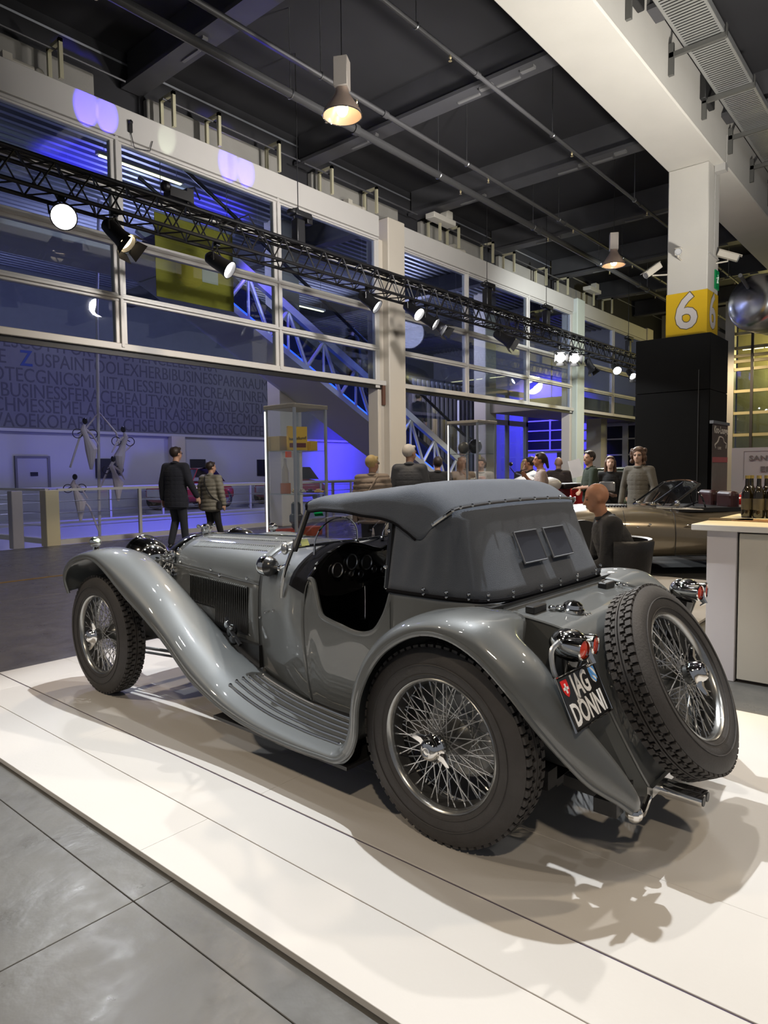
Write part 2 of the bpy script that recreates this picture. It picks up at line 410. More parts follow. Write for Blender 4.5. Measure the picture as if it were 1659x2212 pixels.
tag(cp, 'dark grey carpet under the brown sports car', 'carpet')

# ceiling with joists
ce = thing('ceiling', None, None, kind='structure')
MB().box(-6, 31, -8, 10.0, 7.75, 7.9).build('deck', DARKC, ce, smooth=0)
MB().box(-6, 31, 9.96, 10.0, 6.62, 7.75).build('closing_strip', DARKC, ce, smooth=0)
for k in range(-1, 8):
    x = 2.28+3.5*k
    for a, b_, c, d in ((x-0.17, x+0.17, 7.17, 7.23), (x-0.05, x+0.05, 7.23, 7.75)):
        MB().box(a, b_, -8, 9.9, c, d).build('joist', JOIST, ce, smooth=0)
    # small junction boxes and cable bits on the lower flange
    q = MB()
    for y in (1.2, 4.9, 5.6, 7.9): q.box(x-0.10, x-0.02, y, y+0.22, 7.13, 7.17); q.box(x+0.03, x+0.08, y+.3, y+0.7, 7.15, 7.17)
    q.build('cable_clips', mat('clip_grey', (0.16, 0.16, 0.16), 0.6), ce, smooth=0)['kind'] = 'stuff'
for (y, z, r, lab) in ((7.30, 6.6, 0.06, 'thickest'), (5.10, 6.6, 0.03, 'rightmost'), (6.70, 6.62, 0.038, 'middle')):
    p = MB().tube([(-6, y, z), (30, y, z)], r, 12)
    for x in range(-4, 30, 6): p.tube([(x-.05, y, z), (x+.05, y, z)], r*1.35, 12)
    o = p.build('ceiling_pipe', PIPE)
    tag(o, {'thickest': 'thick grey pipe under the dark ceiling, nearest the glazed facade', 'rightmost': 'thin grey pipe under the ceiling beside the concrete beam',
            'middle': 'grey pipe under the ceiling running past the large pendant lamp'}[lab], 'pipe')
    h = MB(); s2 = MB()
    for x in [2.28+3.5*k for k in range(0, 7)]:
        h.cyl((x+0.9, y, z+r), (x+0.9, y, 7.75), 0.008, n=6); h.tube([(x+0.9, y+(r+.006)*math.cos(a), z+(r+.006)*math.sin(a)) for a in [2*PI*i/12 for i in range(12)]], .01, 5, closed=True)
        s2.lathe([(0.012, 0), (0.02, -0.03), (0.008, -0.05), (0.025, -0.07), (0.002, -0.075)], (x+1.6, y, z-r), n=8)
    h.build('hanger', STEEL, o)['kind'] = 'stuff'
    s2.build('sprinkler', mat('sprinkler_brass', (0.7, 0.6, 0.35), 0.3, 0.8), o)['kind'] = 'stuff'
p = MB().tube([(13.0, 3.02, 4.62), (22, 4.7, 6.1)], 0.035, 8).build('ceiling_pipe', PIPE)
tag(p, 'thin pipe sloping behind the right side of pillar 6', 'pipe')

# concrete beam, pillar
bm_ = MB().box(-6, 31, 3.27, 4.12, 6.51, 7.4)
tag(bevel(bm_.build('concrete_beam', CONC), 0.02, 1), 'wide pale concrete beam crossing the upper right ceiling', 'beam')
pl = thing('pillar', 'square concrete pillar with yellow band numbered 6', 'pillar', (0, 0, 0))
bevel(MB().box(12.58, 13.23, 3.43, 4.10, 3.3, 6.51).build('shaft', CONC, pl), 0.015, 1)
MB().box(12.575, 13.235, 3.425, 4.105, 3.6, 4.39).build('number_band', YELLOW, pl, smooth=0)
SIXW = mat('six_white', (0.66, 0.62, 0.60), 0.5); SIXO = mat('six_outline', (0.12, 0.09, 0.04), 0.5)
for off, mm, dz in ((0.028, SIXO, 0.0015), (0.014, SIXW, 0.004)):
    text('numeral', '6', 0.84, mm, pl, axes((12.575-dz, 3.765, 3.78), (0, -1, 0), (0, 0, 1)), 0.001, 'CENTER', 0.95, off)
    text('numeral', '6', 0.84, mm, pl, axes((12.90, 3.425-dz, 3.78), (1, 0, 0), (0, 0, 1)), 0.001, 'CENTER', 0.95, off)
c = MB().tube([(12.90, 3.42, 5.0), (12.90, 3.42, 6.45), (12.95, 3.26, 6.55), (12.95, 3.26, 7.0)], 0.008, 6)
c.tube([(12.6, 3.42, 5.0), (13.2, 3.42, 5.0)], 0.012, 6).box(12.85, 13.01, 3.25, 3.42, 6.40, 6.52)
c.build('conduit', mat('conduit_grey', (0.45, 0.44, 0.42), 0.6), pl)
bx = thing('pillar_cladding', 'tall black panelled box around the foot of pillar 6', 'cladding')
for z0, z1 in ((FZ, 2.66), (2.668, 3.6)):
    for (a, b_, c, d) in ((12.28, 12.30, 3.29, 4.52), (12.30, 13.38, 3.28, 3.30), (13.36, 13.38, 3.30, 4.52), (12.30, 13.36, 4.50, 4.52)):
        bevel(MB().box(a, b_, c, d, z0, z1).build('panel', mat('black_panel', (0.008, 0.008, 0.008), 0.5, 0, 0, 0.2, 3, spec=0.15), bx, smooth=0), 0.003, 1)
MB().box(12.32, 13.34, 3.32, 4.48, 3.56, 3.58).build('lid', BLACK, bx, smooth=0)
MB().box(12.272, 12.28, 3.45, 3.462, FZ, 3.0).build('trim_rail', mat('grey_rail', (0.1, 0.1, 0.1), .4, .5), bx, smooth=0)
# exit sign
ex = thing('exit_sign', 'small green running man exit sign on the pillar face', 'sign')
MB().box(12.98, 13.20, 3.405, 3.425, 4.47, 4.79).build('plate', mat('exit_green', (0.0, 0.16, 0.045), 0.4, emit=(0, .3, .08), estr=.15), ex, smooth=0)
g = MB(); X = 13.09; Y = 3.402
g.ell((X+.03, Y, 4.635), (.018, .003, .018), 8, 6); g.bar((X+.03, Y, 4.61), (X+.0, Y, 4.545), .004, .03, (0, 1, 0)); g.bar((X, Y, 4.545), (X+.035, Y, 4.50), .004, .018, (0, 1, 0))
g.bar((X, Y, 4.545), (X-.03, Y, 4.49), .004, .018, (0, 1, 0)); g.bar((X+.02, Y, 4.60), (X-.03, Y, 4.585), .004, .014, (0, 1, 0)); g.bar((X-.055, Y, 4.57), (X-.075, Y, 4.57), .004, .05, (0, 1, 0))
g.build('pictogram', mat('sign_white', (.8, .85, .8), .5, emit=(1, 1, 1), estr=.1), ex, smooth=0).location = (0, 0, .08)
# security cameras
def cctv(label, loc, d):
    t = thing('security_camera', label, 'camera', loc); d = V(d).normalized()
    M = d.to_track_quat('X', 'Z').to_matrix()
    b = MB().obox((0, 0, 0), (0.34, 0.11, 0.10), M).obox(M @ V((.02, 0, .058)), (0.40, 0.13, 0.012), M)
    bevel(b.build('housing', mat('camera_cream', (0.62, 0.58, 0.50), 0.5), t), 0.012, 2)
    MB().lathe([(0.052, .165), (0.058, .185), (0.05, .185), (0.045, .17)], (0, 0, 0), d, 16).lathe([(0.001, .175), (0.045, .175)], (0, 0, 0), d, 16).build('lens', mat('lens_grey', (.25, .25, .25), .2), t)
    MB().tube([(0, 0, -.03), V((0, 0, -.09)), V((12.58-loc[0], .0, -.10)) if loc[1] < 4.2 and loc[0] < 12.45 else V((-.05, .18, -.10)) if loc[0] > 12.55 else V((.10, -.24, -.10))], 0.014, 8).build('bracket', MATS['camera_cream'], t)
cctv('round faced white security camera on the front of pillar 6', (12.40, 3.86, 5.05), (-0.9, -0.3, -0.25))
cctv('white security camera on the right side of pillar 6', (13.12, 3.25, 5.02), (0.3, -1, -0.45))
cctv('white security camera on the left side of pillar 6', (12.50, 4.32, 4.85), (-0.75, 0.5, -0.62))

# cable trays with brackets on the beam side
tr = thing('cable_tray', 'long perforated galvanised cable tray along the concrete beam', 'cable tray')
GALV = mat('galvanised', (0.50, 0.51, 0.50), 0.35, 0.7, 0, 0.1, 8)
zt = 7.02
t1 = MB()
for y0 in (2.56, 3.06): t1.box(-1, 26, y0-.002, y0+.002, zt, zt+0.09)
t1.box(-1, 26, 2.56, 2.595, zt, zt+.003).box(-1, 26, 3.02, 3.06, zt, zt+.003)
t1.build('side_rail', GALV, tr, smooth=0)
n_ = 0
for i in range(0, 240):
    x = 6.0+i*0.06
    if x > 15: break
    sl = MB().box(0, 0.038, 2.595, 3.02, zt, zt+.003)
    if i == 0: slat0 = sl.build('slat', GALV, tr, smooth=0); slat0.location = (x, 0, 0)
    else:
        cp_ = slat0.copy(); COL.objects.link(cp_); cp_.parent = tr; cp_.location = (x, 0, 0)
for k in range(13):
    x = 5.3+1.55*k
    MB().box(x, x+.05, 2.54, 3.26, zt-.07, zt-.004).box(x-.0, x+.05, 3.2, 3.269, zt-.30, zt+.12).box(x-.01, x+.06, 2.53, 2.54, zt-.06, zt+.1).build('bracket', mat('bracket_grey', (.16, .16, .15), .5, .5), tr, smooth=0)
for x in (8.3, 11.4): # dark blocks stand in for openings where services pass
    o = bevel(MB().box(x, x+.5, 3.18, 3.268, 6.98, 7.35).build('opening_block', mat('box_dark', (.02, .02, .02), .6)), .01, 1)
    tag(o, 'dark block for a service opening in the side of the concrete beam, %s the first tray bracket' % ('above' if x < 9 else 'well beyond'), 'box')

# pendant lamps
def pendant(label, p, k):
    t = thing('pendant_lamp', label, 'lamp', p, group=None)
    MB().cyl((0, 0, .62), (0, 0, 7.75-p[2]), 0.006, n=6).build('cable', BLACK, t)
    bevel(MB().box(-.085, .085, -.085, .085, .26, .60).build('ballast', mat('ballast_cream', (.55, .5, .45), .5), t, rz=.5), .008, 1)
    MB().lathe([(.07, .26), (.09, .20), (.12, .15), (.22, 0), (.235, -.05), (.225, -.05), (.21, 0), (.11, .15), (.07, .19)], (0, 0, 0), n=32).build('shade', mat('pendant_shade', (.55, .42, .34), .35, .2, .3), t)
    MB().tube([(.235*math.cos(a), .235*math.sin(a), -.05) for a in [2*PI*i/32 for i in range(32)]], .006, 6, closed=True).build('rim', CHROME, t)
    MB().ell((0, 0, .03), (.07, .07, .09), 14, 10).build('bulb', LAMPY, t)
pendant('large pendant lamp with warm glowing shade hanging left of centre', PEND[0], 0)
pendant('smaller distant pendant lamp left of pillar 6', PEND[1], 1)
# ================================================================ GLAZED FACADE
FY = 9.5
fa = thing('wall_left', None, None, kind='structure')
def fbox(name, x0, x1, z0, z1, y0=FY-0.05, y1=FY+0.05, m=FRAME, b=0.008):
    o = MB().box(x0, x1, y0, y1, z0, z1).build(name, m, fa, smooth=0)
    return bevel(o, b, 1) if b else o
bays = [(-1.5, 2.20), (2.38, 5.16), (5.34, 8.19), (8.37, 10.92), (11.75, 14.29), (14.45, 17.38), (17.54, 20.17), (21.05, 23.48), (23.64, 26.6)]
rows = [(3.26, 3.86), (3.98, 4.66), (4.80, 5.44), (5.56, 6.12)]
fbox('header', -1.5, 11.22, 3.16, 3.26, FY-.07); fbox('header', 11.75, 20.4, 3.16, 3.26, FY-.07); fbox('header', 20.9, 26.6, 3.16, 3.26, FY-.07)
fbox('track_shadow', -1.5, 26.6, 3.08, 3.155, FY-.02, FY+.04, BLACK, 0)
fbox('fascia', -1.5, 11.0, 6.20, 6.62, FY-.10, FY+.10); fbox('fascia', 11.75, 20.25, 6.20, 6.62, FY-.10, FY+.10); fbox('fascia', 20.95, 26.6, 6.20, 6.62, FY-.10, FY+.10)
for a, b_ in bays:
    for z0, z1 in rows:
        MB().box(a, b_, FY-.006, FY+.006, z0, z1).build('pane', GLASS, fa, smooth=0)
for z0, z1 in ((3.86, 3.98), (4.66, 4.80), (5.44, 5.56), (6.12, 6.20)):
    for a, b_ in ((-1.5, 11.0), (11.7, 20.25), (21.0, 26.6)):
        fbox('transom', a, b_, z0, z1, FY-.05, FY+.05)
        fbox('transom_fin', a, b_, (z0+z1)/2-.02, (z0+z1)/2+.02, FY-.085, FY-.045, FRAME, .004)
for a, b_ in ((2.20, 2.38), (5.16, 5.34), (8.19, 8.37), (14.29, 14.45), (17.38, 17.54), (23.48, 23.64)):
    fbox('mullion', a, b_, 3.2, 6.2, FY-.045, FY+.055)
    fbox('mullion_fin', (a+b_)/2-.025, (a+b_)/2+.025, 3.2, 6.2, FY-.08, FY-.04, FRAME, .004)
for a, b_ in ((10.92, 11.05), (20.17, 20.3)): fbox('mullion', a, b_, 3.1, 6.2, FY-.04, FY+.05)
CREAM = mat('cream_plaster', (0.58, 0.53, 0.45), 0.6, 0, 0, 0.04, 2)
fbox('column', 11.22, 11.78, FZ, 6.66, FY-.16, FY+.3, CREAM, .02)
fbox('column', 11.02, 11.22, FZ, 6.2, FY+.0, FY+.28, CREAM, .01)
fbox('column', 20.40, 20.95, FZ, 6.66, FY-.16, FY+.3, mat('mint_plaster', (0.62, 0.68, 0.62), .5), .02)
fbox('column', 20.22, 20.40, FZ, 6.2, FY+.0, FY+.28, CREAM, .01)
fbox('end_stop', 11.12, 11.20, 2.75, 3.16, FY-.06, FY-.01, mat('rust_brown', (.12, .05, .03), .6), .004)
fbox('column', 26.6, 27.2, FZ, 6.66, FY-.16, FY+.3, CREAM, .02)
# upstand panels and rod brackets above the fascia
for k in range(-1, 6):
    x0 = 2.28+3.5*k+0.12; x1 = x0+2.75
    bevel(MB().box(x0+.1, x1, 9.82, 9.95, 6.6, 7.16).build('upstand', CONCG, fa, smooth=0), .015, 1)
POST = mat('zinc_yellow', (0.55, 0.52, 0.36), .5, .3)
for x in (1.5, 3.0, 4.4, 6.1, 6.93, 8.19, 9.5, 10.79, 13.0, 13.76, 15.3, 16.37, 18.2, 19.6, 21.5, 23):
    b = MB().box(x, x+.05, 9.28, 9.33, 6.6, 7.12).box(x, x+.05, 9.28, 9.66, 7.07, 7.12).box(x, x+.05, 9.61, 9.66, 6.6, 7.1)
    b.build('bracket', POST, fa, smooth=0)
rod = MB()
for a, b_ in ((-1, 5.4), (6.0, 8.8), (8.9, 12.3), (13, 16.0), (16.5, 19.6)): rod.cyl((a, 9.4, 7.0), (b_, 9.4, 7.0), .016, n=6)
rod.build('rod', JOIST, fa)
for x in (3.9, 10.35, 14.05):
    o = MB().tube([(x, 9.62, 6.72), (x+.3, 9.62, 6.72)], .055, 12).ell((x+.36, 9.6, 6.70), .075, 12, 8).box(x-.1, x+.02, 9.56, 9.70, 6.62, 6.80).build('floodlight', mat('flood_cream', (.5, .47, .40), .5))
    tag(o, {3.9: 'cream floodlight pair lying on the facade top at far left', 10.35: 'cream floodlight on the facade top beside the tall column', 14.05: 'cream floodlight on the facade top right of the column'}[x], 'floodlight')
for x in (12.6, 20.9):
    o = bevel(MB().box(x, x+.85, 9.15, 9.4, 6.98, 7.10).box(x+.55, x+.8, 9.2, 9.38, 7.10, 7.3).build('service_box', mat('box_cream', (.55, .53, .47), .5)), .01, 1)
    tag(o, 'cream service box above the facade, %s' % ('just right of the tall column' if x < 15 else 'near the far end'), 'box')
o = MB().box(5.42, 5.47, 9.36, 9.40, 6.30, 6.42).ell((5.445, 9.37, 6.44), .035, 8, 6).tube([(5.45, 9.38, 6.3), (5.5, 9.38, 6.1), (5.75, 9.38, 6.14), (5.8, 9.38, 6.3)], .006, 6).build('wall_sensor', BLACK)
tag(o, 'tiny black sensor with a looped cable on the left facade fascia', 'sensor')

# ================================================================ LIGHTING TRUSS
ts = thing('lighting_truss', 'long black lighting truss hanging along the glazed facade', 'truss')
TY, Z0, Z1, W2 = 8.0, 4.50, 4.84, 0.17
ch = [(TY-W2, Z1), (TY+W2, Z1), (TY-W2, Z0+.0), (TY+W2, Z0)]
for y, z in ch: MB().cyl((-1, y, z), (24, y, z), .026, n=8).build('chord', TRUSSM, ts)
unit = MB(); L = 0.42
br = 0.011
for (a, b_) in ((0, 2), (1, 3), (0, 1), (2, 3)):
    ya, za = ch[a]; yb, zb = ch[b_]
    unit.cyl((0, ya, za), (L/2, yb, zb), br, n=5); unit.cyl((L/2, yb, zb), (L, ya, za), br, n=5)
br0 = unit.build('bracing', TRUSSM, ts); br0.location = (-1, 0, 0)
for k in range(1, 59): link_copy(br0, ts).location = (-1+k*L, 0, 0)
cb = MB()
for j in range(5):
    pts = [(x*.5, TY+.1*math.sin(x*1.3+j*2)*.8, Z1+.02+.02*math.sin(x*2.1+j)) for x in range(6, 40)]
    cb.tube(pts, .012, 5)
cb.tube([(5.3, 7.9, 4.95), (5.9, 7.85, 4.75), (6.3, 7.8, 4.98), (6.6, 7.85, 4.70)], .01, 5)
cb.build('cable', BLACK, ts)
def spotlight(label, x, z, target, lit, size=1.0, barn=True, mb=None):
    t = thing('stage_spotlight', label, 'spotlight', (x, 7.9, z), group=None)
    d = (V(target)-V((x, 7.9, z))).normalized()
    s = size
    MB().lathe([(.045*s, -.16*s), (.075*s, -.13*s), (.085*s, -.05*s), (.09*s, .10*s), (.115*s, .20*s), (.105*s, .20*s), (.085*s, .11*s)], (0, 0, 0), d, 20).lathe([(.001, -.16*s), (.045*s, -.16*s)], (0, 0, 0), d, 20).build('body', TRUSSM, t)
    MB().lathe([(.001, .15*s), (.05*s, .147*s), (.095*s, .155*s)], (0, 0, 0), d, 20).build('lens', LAMPW if lit == 1 else (LAMPY if lit == 2 else mat('lens_dim', (.6, .62, .65), .1, .5, emit=(1, 1, 1), estr=.5)), t)
    side = d.cross(V((0, 0, 1))).normalized()
    y = MB().tube([side*.10*s, side*.11*s+V((0, 0, .10)), V((0, 0, .17)), -side*.11*s+V((0, 0, .10)), -side*.10*s], .012, 6)
    y.tube([(0, 0, .17), (0, 0, 4.5-z)], .014, 6).obox((0, 0, 4.49-z), (.06, .07, .07))
    y.build('yoke', TRUSSM, t)
    if barn:
        upv = side.cross(d)
        for q, (e, f) in enumerate(((side, upv), (-side, upv), (upv, side), (-upv, side))):
            p = d*.20*s+e*.10*s
            MB().prism([p+f*.08*s, p-f*.08*s, p-f*.11*s+d*.10*s+e*.05*s, p+f*.11*s+d*.10*s+e*.05*s], e*.003).build('barn_door', TRUSSM, t, smooth=0)
    MB().tube([-d*.15*s, -d*.2*s+V((0, 0, -.07)), -side*.12+V((0, 0, -.02)), V((-.02, 0, .15))], .006, 5).build('lead', BLACK, t)
labs = ['brilliant white spotlight at the far left of the truss, glaring at the viewer', 'warm yellow glowing spotlight second from the left of the truss', 'spotlight with tilted head in front of the yellow banner',
        'bright spotlight hanging just left of the tall facade column', 'dim spotlight right of the column, left one of a cluster of three', 'brightest spotlight in the cluster of three right of the column',
        'left one of the two bright distant spotlights side by side', 'right one of the two bright distant spotlights side by side', 'small distant spotlight near the end of the truss before the black box']
for i, (x, z, t, e, c, a) in enumerate(LAMPS):
    spotlight(labs[i], x, z, t, 2 if i == 1 else 1, 1.25 if i == 0 else 1.12, barn=i in (1, 6, 7))
spotlight('dark spotlight with blue gel, right one of the cluster of three', 10.94, 4.18, (11.4, 5.0, 2.0), 0)
spotlight('black spotlight hanging alone between the cluster and the bright pair', 13.37, 4.28, (14.0, 5.5, 2.6), 0, 1.2)
spotlight('unlit black spotlight just right of the bright pair', 18.0, 4.20, (18.0, 6.0, 1.0), 0)
spotlight('last lit spotlight on the truss beside the black box', 21.0, 4.25, (18.0, 4.0, 0.6), 1)
def hoist(label, x, z=4.84):
    t = thing('chain_hoist', label, 'hoist', (x, 8.0, z))
    MB().cyl((0, 0, .5), (0, 0, (7.16 if abs((x-2.28+1.75) % 3.5-1.75) < .2 else 7.74)-z), .008, n=6).build('chain', BLACK, t)
    bevel(MB().box(-.09, .09, -.07, .07, .05, .42).build('motor', TRUSSM, t), .02, 2)
    b = MB().obox((.06, 0, .50), (.34, .16, .09)).cyl((-.13, 0, .47), (-.13, 0, .53), .08, n=12).obox((.2, 0, .46), (.12, .12, .14))
    bevel(b.build('hook_block', TRUSSM, t), .015, 2)
    MB().tube([(-.08, 0, .4), (-.1, 0, .56), (.0, 0, .6), (.02, 0, .55)], .012, 6).build('hook', BLACK, t)
hoist('black chain hoist carrying the truss, leftmost and largest', 7.43)
hoist('black chain hoist on the truss right of the tall column', 12.93)
hoist('black chain hoist on the truss above the bright pair of spotlights', 15.68)
hoist('black chain hoist nearest the black box', 21.09)
o = MB().obox((5.25, 7.95, 4.98), (.30, .16, .12)).ell((5.05, 7.9, 5.02), .07, 10, 8).obox((5.42, 7.95, 5.0), (.1, .1, .2)).tube([(5.4, 7.95, 5.1), (5.52, 7.95, 5.16), (5.6, 7.95, 5.02)], .012, 6).build('effect_lamp', TRUSSM)
tag(o, 'black moving-head effect lamp sitting on the left part of the truss', 'lamp')
o = MB().obox((15.0, 7.95, 4.95), (.2, .14, .1)).ell((14.8, 7.9, 5.0), .07, 10, 8).build('effect_lamp', TRUSSM)
tag(o, 'small effect lamp sitting on the truss left of a hoist', 'lamp')
# ================================================================ ATRIUM BEHIND THE FACADE
ATW = mat('atrium_white', (0.50, 0.50, 0.52), 0.7, 0, 0, 0.04, 1.5)
BOARD = mat('slate_board', (0.16, 0.165, 0.18), 0.8, 0, 0, 0.10, 6)
wb = thing('wall_back', None, None, kind='structure')
MB().box(-6, 31, 22.0, 22.3, -4, 2.68).build('lower_wall', ATW, wb, smooth=0)
MB().box(-6, 31, 21.9, 22.3, 2.74, 9.0).build('board', BOARD, wb, smooth=0)
MB().box(-6, 31, 21.84, 22.0, 2.66, 2.75).build('ledge', ATW, wb, smooth=0)
MB().box(13.85, 14.4, 21.75, 22.0, -.03, 2.66).build('pilaster', CREAM, wb, smooth=0)
LET = mat('letter_dark', (0.085, 0.088, 0.10), 0.8); LETZ = mat('letter_blue', (0.02, 0.05, 0.22), 0.6)
ROWS = [(5.17, 'DESCOTTPORTEWOMENCEELECTRA'), (4.68, 'SE'), (4.17, 'OTECGNICSMINITALIESSENIORENCREAKTINRENI'), (3.70, 'EBUSINESSFERACEBEAUTYSWISSMEPAINDUSTRI'),
        (3.26, 'CHMESSEMELASICHERHEITKASEMICROTECMO'), (2.80, 'VAOEKOPARABFELCHSEUROKONGRESSCOIFFE')]
for i, (z, s) in enumerate(ROWS):
    text('lettering', s, 0.60, LET, wb, axes((7.98, 21.895, z), (1, 0, 0), (0, 0, 1)), 0.004, 'LEFT', 0.80, 0.0)
text('lettering', 'USPAINTOOLEXHERBIBUSINESSPARKRAUM', 0.60, LET, wb, axes((9.22, 21.895, 4.68), (1, 0, 0), (0, 0, 1)), 0.004, 'LEFT', 0.80, 0.0)
text('lettering', 'Z', 0.66, LETZ, wb, axes((8.82, 21.89, 4.66), (1, 0, 0), (0, 0, 1)), 0.004, 'LEFT', 0.85, 0.01)
dr = thing('door_1', None, None, kind='structure')
MB().box(8.62, 9.52, 21.93, 21.99, -.03, 1.86).build('leaf', mat('door_grey', (.42, .42, .45), .6), dr, smooth=0)
MB().box(8.56, 8.62, 21.9, 21.99, -.03, 1.92).box(9.52, 9.60, 21.9, 21.99, -.03, 1.92).box(8.62, 9.52, 21.9, 21.99, 1.86, 1.92).build('door_frame', mat('frame_grey', (.16, .16, .18), .6), dr, smooth=0)
MB().box(9.0, 9.22, 21.91, 21.93, 1.3, 1.42).build('sign_plate', BLACK, dr, smooth=0)
for k, (x0, x1) in enumerate(((11.1, 11.9), (14.75, 15.4), (17.9, 18.55))):
    o = MB().box(x0, x1, 21.94, 21.99, 1.2, 1.85).build('notice_board', mat('notice_black', (.02, .02, .025), .35), smooth=0)
    tag(o, 'dark framed notice board on the blue-lit far wall, ' + ('behind the hanging cyclist figures' if k == 0 else 'between the couple' if k == 1 else 'left of the glass case'), 'notice board')
# far gallery with its railing and fascia
ga = thing('floor_2', None, None, kind='structure')
MB().box(-6, 31, 19.0, 22.0, -.33, -.03).build('slab', ATW, ga, smooth=0)
MB().box(-6, 31, 18.9, 19.0, -1.8, -.02).build('edge_panel', ATW, ga, smooth=0)
MB().box(-6, 31, 13.4, 22, -4.2, -4).build('slab', ATW, ga, smooth=0)
def railing(name, label, p0, p1, n, h=1.08, post=None, ht=0.07):
    t = thing(name, label, 'railing'); p0, p1 = V(p0), V(p1)
    MB().bar(p0+V((0, 0, h)), p1+V((0, 0, h)), ht, 0.05).build('handrail', FRAME, t, smooth=0)
    MB().bar(p0+V((0, 0, .05)), p1+V((0, 0, .05)), 0.12, 0.10).build('kerb', FRAME, t, smooth=0)
    r = MB()
    for z in (.35, .62, .85): r.cyl(p0+V((0, 0, z)), p1+V((0, 0, z)), .008, n=5)
    r.build('wire', STEEL, t)
    for i in range(n):
        a = p0.lerp(p1, i/n); b = p0.lerp(p1, (i+1)/n)
        MB().bar(a+V((0, 0, .6)), b+V((0, 0, .6)), .012, .92).build('pane', GLASSC, t, smooth=0)
        q = p0.lerp(p1, (i+1)/n)
        MB().box(q.x-.03, q.x+.03, q.y-.03, q.y+.03, q.z, q.z+h).build('post', post or FRAME, t, smooth=0)
    return t
railing('railing', 'cream and glass railing behind the walking couple', (6.05, 13.55, -.03), (11.3, 13.55, -.03), 3)
railing('railing', 'railing at the far left running away from the corner post', (5.98, 13.85, -.03), (5.7, 18.7, -.03), 4)
railing('railing', 'railing to the right of the tall atrium column', (12.05, 13.55, -.03), (20.4, 13.55, -.03), 5)
railing('railing', 'thin railing on the far gallery in front of the blue wall', (-2, 19.1, -.03), (29, 19.1, -.03), 18, 1.0)
o = bevel(MB().box(5.78, 6.04, 13.45, 13.72, -.05, 1.05).build('railing_post', mat('post_cream', (.60, .54, .36), .5), smooth=0), .01, 1)
tag(o, 'thick cream corner post of the railing at far left', 'post')
# columns
for k, (x, lab) in enumerate(((11.36, 'tall cream atrium column behind the left glass case'), (20.92, "tall cream atrium column behind the right glass case"))):
    o = bevel(MB().box(x, x+.72, 13.0, 13.5, -.03, 7.6).build('column', CREAM, smooth=0), .02, 1); tag(o, lab, 'column')
o = MB().box(26, 26.6, 10.9, 11.5, -.03, 3.3).build('column', CREAM, smooth=0); tag(o, 'short cream column under the low soffit beside the black box', 'column')
o = MB().box(21.2, 30, 9.85, 13.0, 3.36, 3.75).build('soffit', mat('soffit_beige', (.30, .26, .2), .7), smooth=0); tag(o, None, None, None, 'structure'); o.name = 'ceiling_3'
# corrugated roof
rf = MB(); G = []
y = 9.95
while y < 22:
    for dy, z in ((0, 7.6), (.03, 7.52), (.12, 7.52), (.15, 7.6)): G.append([(-6, y+dy, z), (31, y+dy, z)])
    y += .24
rf.grid(G); o = rf.build('ceiling_2', mat('corrugated_grey', (0.24, 0.25, 0.28), .45, .3), smooth=0); o['kind'] = 'structure'
for k, x in enumerate((3.0, 12.4, 18.2, 23.8)):
    o = MB().box(x-.15, x+.15, 10, 22, 7.0, 7.5).build('roof_beam', JOIST, smooth=0); tag(o, 'dark roof beam of the atrium, %s' % ('leftmost', 'second from left', 'third from left', 'fourth from left')[k], 'beam')
TUBE = mat('fluorescent', (1, 1, .8), .5, emit=(1, .93, .5), estr=3.0)
for (x0, x1, y, z, lab) in ((6.6, 8.35, 12.5, 7.30, 'yellow-white strip light seen through the second top pane'), (2.6, 4.9, 13.8, 7.3, 'strip light at the far left edge of the atrium roof'),
                            (13.6, 14.9, 15, 6.2, 'short strip light between the two spotlights left of the column'), (9.3, 10.6, 15.0, 6.9, 'faint strip light above the escalator top')):
    t = thing('strip_light', lab, 'lamp'); MB().box(x0, x1, y-.03, y+.03, z-.02, z).build('tube', TUBE, t, smooth=0); MB().box(x0-.05, x1+.05, y-.05, y+.05, z, z+.06).build('housing', FRAME, t, smooth=0)
    for xx in (x0+.1, x1-.1): MB().cyl((xx, y, z+.05), (xx, y, 7.55), .006, n=6).build('cable', STEEL, t)

# ---------------- escalator
es = thing('escalator', 'escalator with white lattice side and blue light inside, descending to the right', 'escalator')
SL = -0.497; EX0, EX1 = 7.6, 17.4
def ez(x): return 4.53+SL*(x-9.14)
Y0, Y1 = 11.5, 12.94
ESM = mat('escalator_metal', (.55, .56, .55), .4, .3)
for yy in (Y0, Y1):
    MB().bar((EX0, yy, ez(EX0)), (EX1, yy, ez(EX1)), .10, .13).build('chord', ESM, es, smooth=0)
    MB().bar((EX0, yy, ez(EX0)+1.02), (EX1, yy, ez(EX1)+1.02), .12, .17).build('chord', ESM, es, smooth=0)
MB().bar((EX0, 12.22, ez(EX0)-.05), (EX1, 12.22, ez(EX1)-.05), 1.44, .04).build('soffit', mat('soffit_lilac_lit', (.56, .55, .6), .6), es, smooth=0)  # lilac tint puts the lavender light into the underside's colour
MB().bar((EX0, 12.22, ez(EX0)+.75), (EX1, 12.22, ez(EX1)+.75), 1.1, .10).build('step_band', mat('step_dark', (.03, .03, .035), .6), es, smooth=0)
n = 9; st = (EX1-EX0)/n
for i in range(n):
    a = EX0+i*st; b = a+st/2; c = a+st
    MB().cyl((a, Y0, ez(a)+.06), (b, Y0, ez(b)+.96), .045, n=8).build('brace', ESM, es)
    MB().cyl((b, Y0, ez(b)+.96), (c, Y0, ez(c)+.06), .045, n=8).build('brace', ESM, es)
    MB().cyl((b, Y0, ez(b)+.96), (b, Y0, ez(b)+.06), .03, n=8).build('strut', ESM, es)
